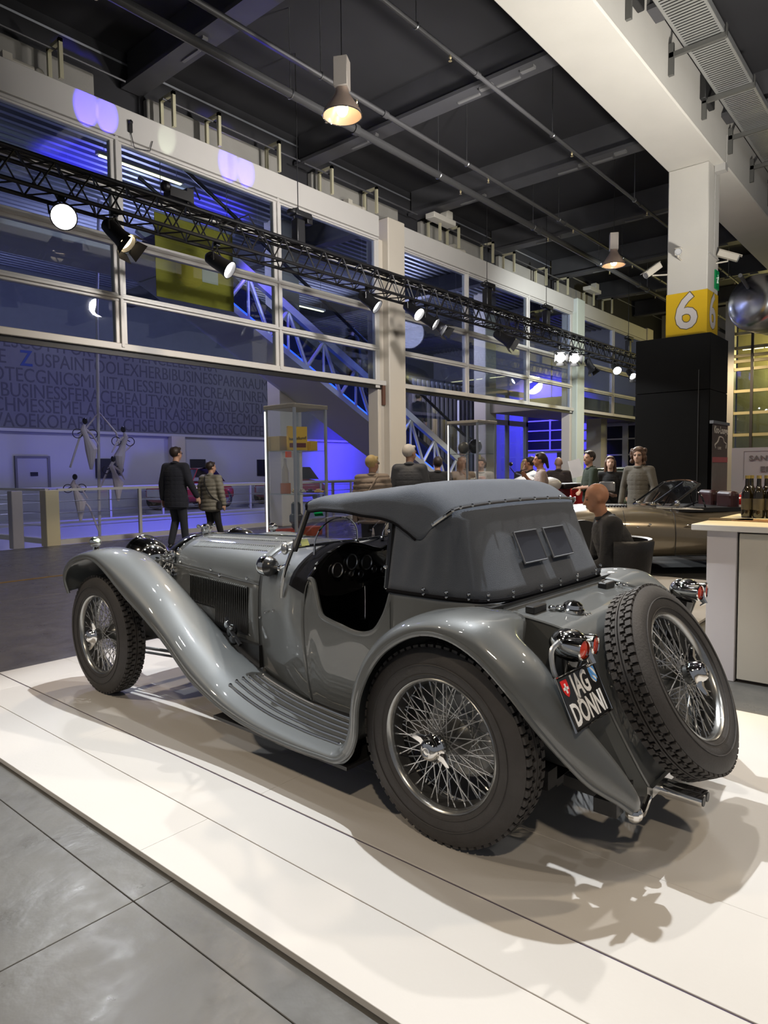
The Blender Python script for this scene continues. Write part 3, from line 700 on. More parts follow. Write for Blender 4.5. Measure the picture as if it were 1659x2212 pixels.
MB().bar((EX0, Y0+.35, ez(EX0)+.22), (EX1, Y0+.35, ez(EX1)+.22), .03, .28).build('light_panel', mat('blue_led', (.05, .1, 1), .5, emit=(.02, .10, 1), estr=2.2), es, smooth=0)
for yy in (Y0+.1, Y1-.1):
    MB().bar((EX0, yy, ez(EX0)+1.55), (EX1, yy, ez(EX1)+1.55), .015, .85).build('balustrade_glass', GLASSC, es, smooth=0)
    MB().tube([(EX0, yy, ez(EX0)+2.0), (EX1, yy, ez(EX1)+2.0), (EX1+.5, yy, ez(EX1)+1.85), (EX1+.6, yy, ez(EX1)+1.6)], .04, 8).build('handrail', BLACK, es)
MB().box(EX1-.1, 20.0, Y0, Y1, -.03, .42).prism([(EX1-.9, Y0, ez(EX1)+.3), (EX1+1.6, Y0, -.03), (EX1-.1, Y0, -.03)], (0, 1.44, 0)).build('landing', ESM, es, smooth=0)

o = bevel(MB().box(2.6, 8.2, 11.5, 12.94, 5.25, 5.42).build('landing_slab', MATS['soffit_lilac_lit'], smooth=0), .01, 1); o['kind'] = 'structure'; o.name = 'ceiling_4'
o = bevel(MB().box(5.22, 5.42, 13.6, 13.8, -.05, 1.05).build('railing_post', mat('post_grey', (.4, .38, .42), .5), smooth=0), .01, 1); tag(o, 'slimmer grey railing post left of the cream corner post', 'post')
# glazed door box left of the blue window wall
gd = thing('door_2', None, None, kind='structure')
for a, b_ in ((22.6, 22.75), (24.2, 24.3), (25.7, 25.85)): MB().box(a, b_, 14.0, 14.15, -.03, 4.4).build('jamb', FRAME, gd, smooth=0)
MB().box(22.6, 25.85, 14.0, 14.15, 3.1, 3.3).box(22.6, 25.85, 14.0, 14.15, 4.3, 4.5).build('rail', FRAME, gd, smooth=0)
MB().box(22.75, 25.7, 14.06, 14.08, 0, 4.3).build('pane', GLASS, gd, smooth=0)
MB().box(22.6, 27.2, 17.5, 17.6, -.03, 5).build('inner_wall', mat('inner_lilac', (.3, .3, .34), .7), gd, smooth=0)
o = MB().lathe([(.001, 0), (.28, 0), (.30, .03), (.26, .08), (.001, .09)], (24.9, 16, 3.4), n=24).build('disc_lamp', LAMPW); tag(o, 'small round ceiling lamp glowing behind the glazed doors', 'lamp')
# banner
bn = thing('banner', 'large mustard yellow banner hanging behind the glass', 'banner')
for x in (6.8, 8.2): MB().cyl((x, 10.795, 5.89), (x, 10.795, 7.55), .006, n=6).build('cable', STEEL, bn)
YB = mat('banner_yellow', (0.42, 0.33, 0.02), .8, 0, 0, .18, 1.2)
MB().box(6.66, 8.31, 10.79, 10.80, 4.43, 5.86).build('cloth', YB, bn, smooth=0)
MB().box(6.60, 8.37, 10.775, 10.815, 5.86, 5.90).build('rod', STEEL, bn, smooth=0)
for c, r in (((7.35, 5.0), .30), ((7.95, 5.25), .26)):
    MB().lathe([(.001, 0), (r, 0)], (c[0], 10.786, c[1]), (0, 1, 0), 28).build('printed_disc', mat('disc_yellow', (.50, .36, .02), .8), bn)
MB().box(7.60, 7.95, 10.78, 10.786, 4.86, 5.10).build('label', mat('label_cream', (.6, .55, .35), .6), bn, smooth=0)

# mast with hanging cyclist figures
ms = thing('mast', 'thin pale mast standing beyond the railing at the left', 'mast')
MB().tube([(7.61, 15, -.25), (7.74, 15, 5), (7.88, 15, 7.5)], .035, 8).build('pole', mat('mast_white', (.55, .52, .58), .5), ms)
MB().box(7.42, 7.82, 14.8, 15.2, -.5, -.1).build('base', FRAME, ms, smooth=0)
CLW = mat('thin_white_cloth', (.62, .56, .62), .9)
def cyclist(label, p, flip, s=1.0):
    t = thing('hanging_figure', label, 'figure', p); f = flip
    MB().tube([(0, 0, .05*s), (f*.12*s, 0, -.25*s), (f*.10*s, 0, -.7*s)], [.05*s, .13*s, .03*s], 10).build('cloth_drape', CLW, t)
    MB().tube([(f*.02*s, 0, .02*s), (-f*.06*s, 0, .2*s), (-f*.02*s, 0, .3*s)], [.06*s, .06*s, .03*s], 10).build('torso', CLW, t)
    MB().ell((0, 0, .38*s), (.06*s, .06*s, .075*s), 10, 8).build('head', mat('dark_mask', (.05, .05, .06), .3, .5), t)
    for q in (-1, 1):
        MB().tube([(q*.17*s+.16*s*math.cos(a)*.7, .02, .10*s+.10*s*math.sin(a)) for a in [2*PI*i/16 for i in range(16)]], .010, 5, closed=True).build('wheel', mat('dark_mask', (.05, .05, .06)), t)
    MB().tube([(-.17*s, .02, .10*s), (0, .02, .18*s), (.17*s, .02, .10*s)], .012, 5).build('frame', MATS['dark_mask'], t)
    MB().tube([(0, 0, .2*s), (f*.16*s, 0, .08*s), (f*.30*s, 0, -.16*s)], [.03*s, .025*s, .015*s], 8).build('arm', CLW, t)
cyclist('white-draped cyclist figure hanging upper left of the mast', (7.35, 14.95, 2.15), 1)
cyclist('white-draped cyclist figure hanging upper right of the mast', (8.25, 14.95, 2.0), -1)
cyclist('white-draped cyclist figure hanging low right of the mast at railing height', (7.95, 14.9, 1.35), 1, .9)
cyclist('white-draped cyclist figure hanging lowest, left of the mast', (7.05, 14.9, .95), 1, .9)
o = MB().tube([(7.0, 15, 1.5), (7.25, 15, 2.2), (7.7, 15, 2.75), (8.1, 15, 2.3), (8.22, 15, 1.8)], .022, 6).tube([(7.65, 15, 1.0), (7.9, 15, 1.5), (8.5, 15, 2.05)], .02, 6).tube([(7.15, 15, .9), (7.4, 15, .6), (7.62, 15, 0)], .022, 6).build('curved_arm', CLW)
o.parent = ms

# ribbed panels, blue wall with windows, end walls
rb = thing('ribbed_screen', 'dark grey screen of upright ribs left of the right glass case', 'screen')
for i in range(16):
    x = 19.3+i*.28; MB().box(x, x+.13, 14.96, 15.04, -.03, 4.6).build('rib', mat('rib_grey', (.20, .20, .24), .6), rb, smooth=0)
MB().box(19.2, 23.9, 15.05, 15.1, -.03, 4.7).build('backing', mat('rib_dark', (.05, .05, .07), .7), rb, smooth=0)
we = thing('wall_right', None, None, kind='structure')
MB().box(30, 30.3, -8, 22, -.03, 8).build('wall', mat('end_white', (.55, .55, .57), .7), we, smooth=0)
wn = thing('window_1', None, None, kind='structure')
MB().box(29.93, 29.99, 14.0, 16.35, 2.2, 4.1).build('dark_glass', mat('dark_glazing', (.01, .01, .02), .15), wn, smooth=0)
for z in (2.2, 2.66, 3.13, 3.60, 4.07): MB().box(29.88, 29.95, 13.0, 16.4, z, z+.06).build('transom', ATW, wn, smooth=0)
for y in (16.34, 14.98, 13.6): MB().box(29.87, 29.95, y, y+.08, 2.2, 6.5).build('mullion', ATW, wn, smooth=0)
wn = thing('window_2', None, None, kind='structure')
MB().box(29.93, 29.99, 10.2, 12.9, 1.2, 3.2).build('dark_glass', MATS['dark_glazing'], wn, smooth=0)
for z in (1.2, 1.9, 2.6, 3.2): MB().box(29.88, 29.95, 10.2, 12.9, z, z+.06).build('transom', ATW, wn, smooth=0)
for y in (10.2, 11.3, 12.84): MB().box(29.87, 29.95, y, y+.25, .2, 3.3).build('mullion', ATW, wn, smooth=0)
o = bevel(MB().box(23.0, 23.5, 10.6, 11.3, -.03, 1.95).build('service_cabinet', mat('cab_dark', (.03, .03, .032), .5), smooth=0), .02, 1); tag(o, 'black equipment cabinet with a pale sticker behind the black box', 'cabinet')
MB().box(22.985, 23.0, 10.8, 11.0, 1.5, 1.65).build('sticker', WHITE, o, smooth=0)
o = MB().cyl((18.6, 12.6, -.03), (18.6, 12.6, 3.6), .03).build('pole', mat('pole_lit', (.7, .7, .9), .4, emit=(.6, .6, 1), estr=.4)); tag(o, 'slim pale light pole left of the blue window wall', 'pole')
# yellow-lit glazed wall at far right
yr = thing('window_3', None, None, kind='structure')
for z in (2.36, 3.05, 3.74, 4.43, 4.68, 4.85, 5.10, 5.55): MB().box(23.95, 24.05, 2.0, 5.68, z-.045, z+.045).build('transom', mat('bar_yellow_lit', (.62, .52, .25), .5), yr, smooth=0)  # the yellow light on the bars is put into their colour
for y in (5.17, 3.6, 2.1): MB().box(23.93, 24.0, y-.04, y+.04, .9, 5.6).build('mullion', mat('bar_dark', (.06, .05, .04), .6), yr, smooth=0)
MB().box(23.9, 24.15, 5.68, 5.95, -.03, 6.6).build('jamb', mat('jamb_cream', (.60, .55, .42), .5), yr, smooth=0)
for z0, z1 in ((.9, 2.3), (2.42, 3.0), (3.1, 3.7), (3.8, 4.4)): MB().box(24.0, 24.01, 2.0, 5.68, z0, z1).build('pane', GLASS, yr, smooth=0)
MB().box(27.9, 28.0, 1.0, 6.5, -.03, 6.5).build('backing', mat('wall_yellow_lit', (.22, .20, .10), .8, 0, 0, .5, 1.5), yr, smooth=0)  # yellowish light on this wall is put into its colour
t = thing('strip_light', 'row of bright yellow-white strip lights at the right edge above the sign', 'lamp')
for y0, y1 in ((5.3, 5.6), (5.0, 5.25), (2.0, 4.95)): MB().box(24.6, 24.66, y0, y1, 5.12, 5.22).build('tube', TUBE, t, smooth=0)
# big round duct
dt = thing('air_duct', 'large shiny round air duct with a closed end hanging at the right edge', 'duct')
prof = [(.001, 0), (.30, .02), (.48, .08), (.56, .18), (.60, .30)]+[(.60+(.012 if k % 4 == 0 else 0), .30+k*.1) for k in range(1, 60)]
MB().lathe(prof, (16.3, 3.62, 4.88), (0.96, -.28, 0.0), 40).build('shell', mat('duct_metal', (.55, .56, .58), .25, 1.0, 0, .1, 4), dt, smooth=50)
MB().cyl((17.3, 3.33, 5.48), (17.3, 3.33, 7.75), .01, n=6).cyl((20, 2.54, 5.48), (20, 2.54, 7.75), .01, n=6).build('hanger', STEEL, dt)
# ================================================================ THE ROADSTER (local frame: x forward, y left, z up, origin under the rear axle)
CX, CY, CT = 2.6914, 1.4071, math.radians(88.88)
car = thing('vintage_roadster', 'grey two-seat vintage roadster with folding canvas hood and rear spare wheel, on the white stage', 'car', (CX, CY, 0.0), CT)

# ---- wings and running boards : one flowing sheet per side
ST = [  # outer edge E, crown C, inner T, inner edge I
 ((2.895,.775,.612),(2.925,.69,.628),(2.925,.58,.628),(2.90,.50,.61)),
 ((2.885,.80,.715),(2.925,.70,.745),(2.925,.575,.745),(2.89,.485,.70)),
 ((2.815,.80,.795),(2.83,.70,.850),(2.83,.57,.845),(2.82,.48,.78)),
 ((2.67,.80,.852),(2.66,.69,.900),(2.66,.57,.893),(2.67,.475,.82)),
 ((2.506,.80,.862),(2.47,.69,.913),(2.46,.57,.900),(2.48,.47,.82)),
 ((2.36,.80,.812),(2.31,.69,.888),(2.29,.56,.868),(2.32,.46,.78)),
 ((2.158,.80,.705),(2.12,.69,.820),(2.11,.56,.795),(2.13,.455,.70)),
 ((1.895,.80,.582),(1.88,.69,.700),(1.88,.56,.670),(1.90,.455,.58)),
 ((1.703,.80,.478),(1.71,.69,.590),(1.72,.56,.568),(1.73,.455,.49)),
 ((1.497,.80,.345),(1.52,.69,.462),(1.54,.56,.448),(1.54,.455,.39)),
 ((1.25,.80,.255),(1.27,.70,.335),(1.29,.58,.335),(1.29,.455,.31)),
 ((1.0,.80,.212),(1.01,.72,.262),(1.02,.60,.268),(1.02,.455,.262)),
 ((.75,.80,.200),(.76,.73,.236),(.76,.60,.240),(.76,.455,.240)),
 ((.56,.80,.204),(.57,.73,.232),(.57,.60,.234),(.57,.455,.234)),
 ((.455,.80,.212),(.49,.735,.238),(.49,.60,.238),(.49,.455,.238)),
 ((.385,.80,.262),(.445,.745,.285),(.445,.60,.285),(.445,.455,.285)),
 ((.350,.80,.335),(.422,.745,.362),(.425,.60,.362),(.425,.455,.362)),
 ((.335,.80,.477),(.400,.745,.500),(.408,.60,.500),(.408,.455,.50)),
 ((.281,.80,.600),(.345,.74,.632),(.352,.60,.636),(.352,.455,.63)),
 ((.202,.80,.698),(.250,.735,.742),(.255,.60,.748),(.255,.455,.74)),
 ((.096,.80,.768),(.130,.73,.817),(.130,.60,.824),(.130,.46,.81)),
 ((.0,.80,.798),(.0,.73,.850),(.0,.60,.855),(.0,.46,.84)),
 ((-.09,.80,.796),(-.10,.73,.858),(-.10,.60,.858),(-.10,.46,.84)),
 ((-.172,.80,.770),(-.20,.725,.846),(-.20,.60,.845),(-.20,.465,.82)),
 ((-.245,.792,.722),(-.275,.715,.800),(-.28,.64,.792),(-.275,.60,.74)),
 ((-.333,.778,.638),(-.355,.71,.735),(-.359,.63,.722),(-.345,.595,.66)),
 ((-.386,.745,.557),(-.425,.685,.652),(-.43,.61,.625),(-.41,.578,.57)),
 ((-.430,.712,.490),(-.485,.655,.565),(-.495,.588,.53),(-.47,.555,.48)),
 ((-.477,.680,.428),(-.54,.63,.480),(-.56,.565,.45),(-.53,.535,.40)),
 ((-.535,.635,.355),(-.60,.59,.392),(-.612,.54,.375),(-.585,.515,.33)),
 ((-.606,.580,.300),(-.645,.56,.315),(-.652,.53,.308),(-.635,.51,.285)),
 ((-.640,.555,.268),(-.652,.548,.272),(-.655,.533,.270),(-.65,.52,.262))]
def wing_rows():
    rows = []
    for E_, C_, T_, I_ in ST:
        E_, C_, T_, I_ = map(V, (E_, C_, T_, I_))
        S_ = E_.lerp(C_, 0.42); S_.y = E_.y-0.004; S_.z = E_.z+(C_.z-E_.z)*.52
        rows.append([E_, S_, C_, T_, I_])
    cols = [cr([r[j] for r in rows], 5) for j in range(5)]
    return [cr([cols[j][i] for j in range(5)], 4) for i in range(len(cols[0]))]
WG = wing_rows()
def side_mesh(mb, side):
    if side < 0:
        mb.v = [(x, -y, z) for x, y, z in mb.v]; mb.f = [tuple(reversed(f)) for f in mb.f]
    return mb
for side in (1, -1):
    wbm = MB().grid(WG); wing = solid(side_mesh(wbm, side).build('wing', PAINT, car, smooth=60), .006, 0)
    e = MB().tube([r[0] for r in WG], .011, 8)
    side_mesh(e, side).build('wing_beading', PAINT, wing)
    # outer valance under the running board
    vl = MB(); A = [r[0] for r in WG if 1.35 > r[0].x > .36 and r[0].z < .33 and r[0].y > .79]
    vl.grid([[p+V((0, .004, .012)), p+V((0, .006, -.004)), p+V((0, -.006, -.022))] for p in A])
    side_mesh(vl, side).build('valance', PAINT, wing, smooth=60)
    # rubber / chrome tread strips on the board
    i0 = min(range(len(WG)), key=lambda i: abs(WG[i][8].x-1.27)+(9 if i > 75 else 0)); i1 = min(range(len(WG)), key=lambda i: abs(WG[i][8].x-.52)+(9 if WG[i][8].z > .25 else 0))
    for y in (.500, .545, .590, .635, .680, .722):
        pts = []
        for i in range(i0, i1+1):
            r = WG[i]; k = min(range(len(r)-1), key=lambda k: 0 if r[k].y >= y >= r[k+1].y else 1)
            t = (r[k].y-y)/max(1e-6, r[k].y-r[k+1].y); pts.append(r[k].lerp(r[k+1], t)+V((0, 0, .006)))
        s = MB().tube(pts, .0065, 6); s.ell(pts[0], .010, 8, 6); s.ell(pts[-1], .010, 8, 6)
        side_mesh(s, side).build('tread_strip', CHROME if y > .5 else STEEL, wing)
    # seams, inner splash apron (dark)
    ap = MB().box(-.30, 1.5, .40, .47, .20, .27).box(1.4, 2.6, .36, .44, .33, .45); side_mesh(ap, side).build('chassis_rail', BLACK, car, smooth=0)
    cl = MB().box(.40, 1.30, .43, .80, .185, .200); side_mesh(cl, side).build('board_underside', BLACK, car, smooth=0)

# ---- wheels
def torus_prof(r_in, r_out, w_):  # tyre carcass
    rc = (r_in+r_out)/2; h = (r_out-r_in)/2
    return [(r_in, -w_*.36), (r_in+h*.35, -w_*.47), (rc, -w_*.52), (r_out-h*.45, -w_*.47), (r_out-h*.14, -w_*.37), (r_out-.012, -w_*.33), (r_out-.009, 0), (r_out-.012, w_*.33),
            (r_out-h*.14, w_*.37), (r_out-h*.45, w_*.47), (rc, w_*.52), (r_in+h*.35, w_*.47), (r_in, w_*.36), (r_in-.004, 0)]
RT = 0.367
tyre_me = MB().lathe(torus_prof(.238, RT, .150), (0, 0, 0), (0, 1, 0), 96, closed=True)
for rr in (.262, .300, .338):
    for yy in (1, -1): tyre_me.tube([((rr)*math.cos(a), yy*(.0715+(.008 if rr == .300 else 0.0) - (.004 if rr == .338 else 0)), rr*math.sin(a)) for a in [2*PI*i/72 for i in range(72)]], .0022, 5, closed=True)
TYRE = tyre_me.data('tyre', RUBBER)
tread = MB(); NB = 64
for i in range(NB):
    a = 2*PI*i/NB; ca, sa = math.cos(a), math.sin(a)


    def P(x, y, z): return V((ca*x-sa*z, y, sa*x+ca*z))
    MM = Matrix((V((ca, 0, sa)), V((0, 1, 0)), V((-sa, 0, ca)))).transposed()
    for y, wy, lz, rr in ((-.043, .022, .012, -.009), (.043, .022, .012, -.009)):
        tread.obox(P(RT+rr+.003, y, 0), (.014, wy, lz*2.0), MM)
    a2 = a+PI/NB; ca, sa = math.cos(a2), math.sin(a2); MM = Matrix((V((ca, 0, sa)), V((0, 1, 0)), V((-sa, 0, ca)))).transposed()
    for y in (-.018, .018): tread.obox(P(RT-.004, y, 0), (.012, .016, .024), MM); tread.obox(P(RT-.004, y*1.5, .006), (.012, .016, .010), MM)
for y in (-.006, .006): tread.lathe([(RT-.012, y-.004), (RT+.0015, y-.003), (RT+.0015, y+.003), (RT-.012, y+.004)], (0, 0, 0), (0, 1, 0), 96)
TREAD = tread.data('tread', RUBBER)
rim = MB()
for q in (1, -1): rim.lathe([(.2295, q*.040), (.2320, q*.052), (.2375, q*.060), (.2435, q*.064), (.2480, q*.060), (.2455, q*.052), (.2385, q*.046), (.2350, q*.036)], (0, 0, 0), (0, 1, 0), 72, closed=True)
RIM = rim.data('rim', mat('rim_silver', (.42, .43, .43), .25, .9, .3))
well = MB().lathe([(.2345, .046), (.2300, .040), (.2285, .030), (.2235, .012), (.2190, 0), (.2235, -.012), (.2285, -.030), (.2345, -.046), (.2370, -.040), (.2370, .040)], (0, 0, 0), (0, 1, 0), 72, closed=True)
WELL = well.data('rim_well', mat('rim_well_shaded', (.055, .056, .058), .45, .5))  # rim is silver; the shade inside it is put into this grey
hubp = [(.001, .085), (.030, .085), (.034, .05), (.037, .012), (.042, -.02), (.060, -.045), (.068, -.055), (.068, -.085), (.05, -.09), (.001, -.09)]
HUB = MB().lathe(hubp, (0, 0, 0), (0, 1, 0), 28).data('hub', SILVER)
dr_ = MB().lathe([(.001, -.088), (.150, -.088), (.162, -.096), (.166, -.12), (.172, -.14), (.172, -.155), (.001, -.155)], (0, 0, 0), (0, 1, 0), 40)
dr_.lathe([(.001, -.06), (.085, -.062), (.092, -.07), (.092, -.09)], (0, 0, 0), (0, 1, 0), 32)
DRUM = dr_.data('brake_drum', mat('drum_grey', (.46, .46, .45), .5, .15))
kn = MB().lathe([(.001, .098), (.018, .097), (.032, .091), (.040, .078), (.043, .062), (.051, .056), (.051, .046), (.042, .042)], (0, 0, 0), (0, 1, 0), 28)
kn.lathe([(.012, .0985), (.016, .100), (.020, .0975)], (0, 0, 0), (0, 1, 0), 20)
for sg in (1, -1):
    kn.grid([[(sg*(.028), .050, -.020), (sg*.030, .072, -.012), (sg*.030, .075, .010), (sg*.028, .052, .020)],
             [(sg*.055, .052, -.017), (sg*.056, .068, -.010), (sg*.056, .068, .010), (sg*.055, .052, .017)],
             [(sg*.082, .064, -.011), (sg*.083, .076, -.007), (sg*.083, .076, .007), (sg*.082, .064, .011)],
             [(sg*.094, .070, -.003), (sg*.094, .076, -.002), (sg*.094, .076, .002), (sg*.094, .070, .003)]], wrapv=True)
kn.v = [(x, y+.034, z) for x, y, z in kn.v]
KNOCK = kn.data('knock_off_nut', CHROME, 50)
def spoke_mesh(kind):
    b = MB()
    if kind < 2:   # long outer spokes from the front flange, crossing
        sg = 1 if kind == 0 else -1; a0 = sg*.95
        p0 = V((.038*math.cos(a0), .052, .038*math.sin(a0))); p1 = V((.2275*math.cos(sg*.02), .033, .2275*math.sin(sg*.02)))
    else:
        sg = 1 if kind == 2 else -1; a0 = sg*1.0
        p0 = V((.066*math.cos(a0), -.058, .066*math.sin(a0))); p1 = V((.2205*math.cos(-sg*.04), -.006, .2205*math.sin(-sg*.04)))
    b.tube([p0, p1], .0024, 5); d = (p1-p0).normalized(); b.tube([p1-d*.016, p1+d*.003], .0040, 6)
    return b.data('spoke', mat('spoke_silver', (.56, .565, .57), .25, .9))
SPK = [spoke_mesh(k) for k in range(4)]
def obj_me(name, me, parent):
    o = bpy.data.objects.new(name, me); COL.objects.link(o); o.parent = parent; return o
def wheel(name, M, spin, full=True, drum=True, knock=True, kr=0.0):
    w_ = bpy.data.objects.new(name, None); COL.objects.link(w_); w_.parent = car; w_.matrix_local = M
    obj_me('tyre', TYRE, w_); tr_ = obj_me('tread', TREAD, w_); tr_['kind'] = 'stuff'
    obj_me('rim', RIM, w_); obj_me('rim_well', WELL, w_); obj_me('hub', HUB, w_)
    if drum: obj_me('brake_drum', DRUM, w_)
    if knock:
        k = obj_me('knock_off_nut', KNOCK, w_); k.rotation_euler.y = kr
    if full:
        for kind, n, ph in ((0, 18, 0), (1, 18, .17), (2, 22, .05), (3, 22, .19)):
            for i in range(n):
                o = obj_me('spoke', SPK[kind], w_); o.rotation_euler.y = spin+ph+2*PI*i/n
    else:
        b = MB()
        for kind, n, ph in ((0, 18, 0), (1, 18, .17), (2, 22, .05), (3, 22, .19)):
            sm = SPK[kind]; vs = [v.co.copy() for v in sm.vertices]; fs = [tuple(p.vertices) for p in sm.polygons]
            for i in range(n):
                R_ = Matrix.Rotation(spin+ph+2*PI*i/n, 3, 'Y'); b.add([R_ @ v for v in vs], fs)
        o = b.build('spokes', STEEL, w_); o['kind'] = 'stuff'
    return w_
T4 = Matrix.Translation
wheel('wheel', T4((0, .672, .3715)), .1, kr=-.44)
wheel('wheel', T4((2.642, .655, .3715)) @ Matrix.Rotation(math.radians(0), 4, 'Z'), .3, kr=1.35)
wheel('wheel', T4((0, -.672, .3715)) @ Matrix.Rotation(PI, 4, 'Z'), .1, False)
wheel('wheel', T4((2.642, -.655, .3715)) @ Matrix.Rotation(PI, 4, 'Z'), .3, False)
axo = V((-.895, 0, .445)).normalized(); sc = V((-.635, 0, .587))-axo*.062
Ms = axes(sc, V((0, 1, 0)), axo)  # local y = outward axis
# build matrix with columns x=(0,1,0), y=axo, z=x cross y
Ms = Matrix.Identity(4); xx = V((0, 1, 0)); zz = xx.cross(axo)
for i in range(3): Ms[i][0], Ms[i][1], Ms[i][2], Ms[i][3] = xx[i], axo[i], zz[i], sc[i]
sp = wheel('spare_wheel', Ms, .2, drum=False, kr=1.2)
MB().lathe([(.001, -.062), (.088, -.064), (.095, -.075), (.095, -.12), (.001, -.12)], (0, 0, 0), (0, 1, 0), 32).build('spare_hub_carrier', mat('drum_grey', (.3, .3, .3)), sp)

# ---- body : bonnet
FR = [(.282, .625), (.284, .69), (.283, .785), (.245, .865), (.14, .928), (0, .955)]
RR = [(.408, .355), (.415, .58), (.405, .768), (.36, .875), (.22, .955), (0, .985)]
XF, XR = 2.47, 1.43
def bsec(x, a=0, b=6):
    t = (XF-x)/(XF-XR); t2 = t**.92
    return [V((x, FR[i][0]*(1-t2)+RR[i][0]*t2, FR[i][1]*(1-t)+RR[i][1]*t)) for i in range(a, b)]
xs = [XF-(XF-XR)*i/14 for i in range(15)]
for side in (1, -1):
    g = MB().grid([cr(bsec(x, 0, 3), 5) for x in xs]); solid(side_mesh(g, side).build('bonnet_side', PAINT, car, smooth=60), .004, 0)
g = []
for x in xs:
    h = cr(bsec(x, 2, 6), 6); full = h+[V((p.x, -p.y, p.z)) for p in reversed(h[:-1])]; g.append(full)
bt = solid(MB().grid(g).build('bonnet_top', PAINT, car, smooth=60), .004, 0)
MB().tube([(x, 0, bsec(x)[5].z+.004) for x in xs], .007, 8).build('centre_hinge', CHROME, bt)
for side in (1, -1):
    MB().tube([(x, side*(bsec(x)[2].y+.003), bsec(x)[2].z) for x in xs], .0035, 6).build('side_hinge', STEEL, bt)
    bc = MB()
    for x in (2.36, 1.95, 1.55): bc.ell((x, side*(bsec(x)[2].y+.006), bsec(x)[2].z+.02), (.010, .006, .010), 8, 6)
    bc.ell((1.85, side*(bsec(1.85)[2].y+.006), bsec(1.85)[2].z-.0), (.012, .008, .012), 8, 6)
    bc.build('catch', CHROME, bt)
# side louvres
LB = mat('louvre_shade_black', (.006, .006, .007), .6)  # near-black that paints in the shade of the louvre slots
for side in (1, -1):
    pan = MB(); n = 33
    def yb(x, z):
        s = bsec(x); t = (z-s[1].z)/(s[2].z-s[1].z); return s[1].y+(s[2].y-s[1].y)*t
    x0, x1 = 1.535, 2.225; xm = 1.90
    def quad(xa, xb, za, zb): return [V((xa, yb(xa, za)+.0035, za)), V((xb, yb(xb, za)+.0035, za)), V((xb, yb(xb, zb)+.0035, zb)), V((xa, yb(xa, zb)+.0035, zb))]
    for xa, xb, za in ((x0, xm, .485), (xm, x1, .575)):
        q = quad(xa, xb, za, .742); pan.add(q, [(0, 1, 2, 3)])
    side_mesh(pan, side).build('louvre_shade', LB, car, smooth=0)  # flat dark sheet on the bonnet, painted shade between the lids
    uds = MB()
    for kind, rng, za in ((0, range(0, 18), .485), (1, range(18, 33), .575)):
        first = None
        for i in rng:
            x = x0+(x1-x0)*(i+.5)/n; zt = .745; yy = yb(x, .65); rz_ = math.atan2(yb(1.6, .65)-yb(2.2, .65), .6)
            lid = [[(.002, .004, za), (-.006, .006, za+.008)], [(.002, .004, za+.015), (-.0075, .0088, za+.018)], [(.002, .004, zt-.015), (-.0075, .0088, zt-.018)], [(.002, .004, zt), (-.006, .006, zt-.006)]]
            if first is None:
                f = MB().grid(lid); f.tube([r[1] for r in lid], .0013, 5); f.ell((.0, .007, zt-.004), (.008, .004, .006), 8, 5)
                first = side_mesh(f, side).build('louvre', PAINT, car, smooth=40); L_ = first
            else: L_ = link_copy(first, car)
            L_.location = (x, side*yy, 0); L_.rotation_euler.z = -side*rz_
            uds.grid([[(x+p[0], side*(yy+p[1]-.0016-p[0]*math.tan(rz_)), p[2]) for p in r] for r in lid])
    o = uds.build('louvre_shadow_side', LB, car, smooth=0); o['kind'] = 'stuff'  # dark undersides paint in the shade below the lids
# top louvre strips
for side in (1, -1):
    for yy in (.085, .19):
        rc = MB(); lv = MB(); k0 = None
        def zt_(x, y):
            s = cr(bsec(x, 2, 6), 6); 
            for a, b in zip(s[:-1], s[1:]):
                if a.y >= y >= b.y: t = (a.y-y)/(a.y-b.y); return a.z+(b.z-a.z)*t
            return s[-1].z
        def yx(x): return yy*(1+.35*(XF-x)/(XF-XR))
        pts = [(1.52+.02*i) for i in range(41)]
        rc.grid([[(x, side*(yx(x)-.025), zt_(x, yx(x)-.025)+.003), (x, side*(yx(x)+.025), zt_(x, yx(x)+.025)+.003)] for x in pts])
        for x in pts:
            y0, y1 = yx(x)-.026, yx(x)+.026
            a = V((x, side*y0, zt_(x, y0)+.003)); b = V((x, side*y1, zt_(x, y1)+.003))
            lv.grid([[a, b], [a+V((.003, 0, .0035)), b+V((.003, 0, .0035))], [a+V((.005, 0, .0)), b+V((.005, 0, .0))]]); lv.ell(b, (.005, .004, .004), 6, 4).ell(a, (.005, .004, .004), 6, 4)
        rc.build('louvre_shade', LB, bt, smooth=0)  # dark band painted in as shade of the top slots
        o = lv.build('louvres', PAINT, bt, smooth=0); o['kind'] = 'stuff'
# radiator shell
rs = []
for x, k in ((2.46, .985), (2.475, 1.02), (2.55, 1.02), (2.575, .97)):
    h = cr([V((x, p[0]*k, .36+(p[1]-.36)*(k*.5+.5)+.004)) for p in [(.27, .36), (.284, .60)]+FR[2:]], 6); rs.append(h+[V((p.x, -p.y, p.z)) for p in reversed(h[:-1])])
rad = MB().grid(rs).build('radiator_shell', CHROME, car, smooth=50)
MB().prism([V((2.56, p[0]*.93, .36+(p[1]-.36)*.96)) for p in FR]+[V((2.56, -p[0]*.93, .36+(p[1]-.36)*.96)) for p in reversed(FR)], (.004, 0, 0)).build('grille', mat('grille_dark', (.03, .03, .03), .3, .8), rad, smooth=0)
b = MB().lathe([(.001, .045), (.02, .043), (.034, .03), (.036, .0), (.03, -.02)], (2.51, 0, .975), n=20)
b.tube([(2.51, -.05, 1.0), (2.51, -.035, 1.005), (2.51, .035, 1.005), (2.51, .05, 1.0)], .007, 8).ell((2.51, .062, 1.006), .013, 10, 8).ell((2.51, -.062, 1.006), .013, 10, 8)
b.build('radiator_cap', CHROME, rad)
b = MB()
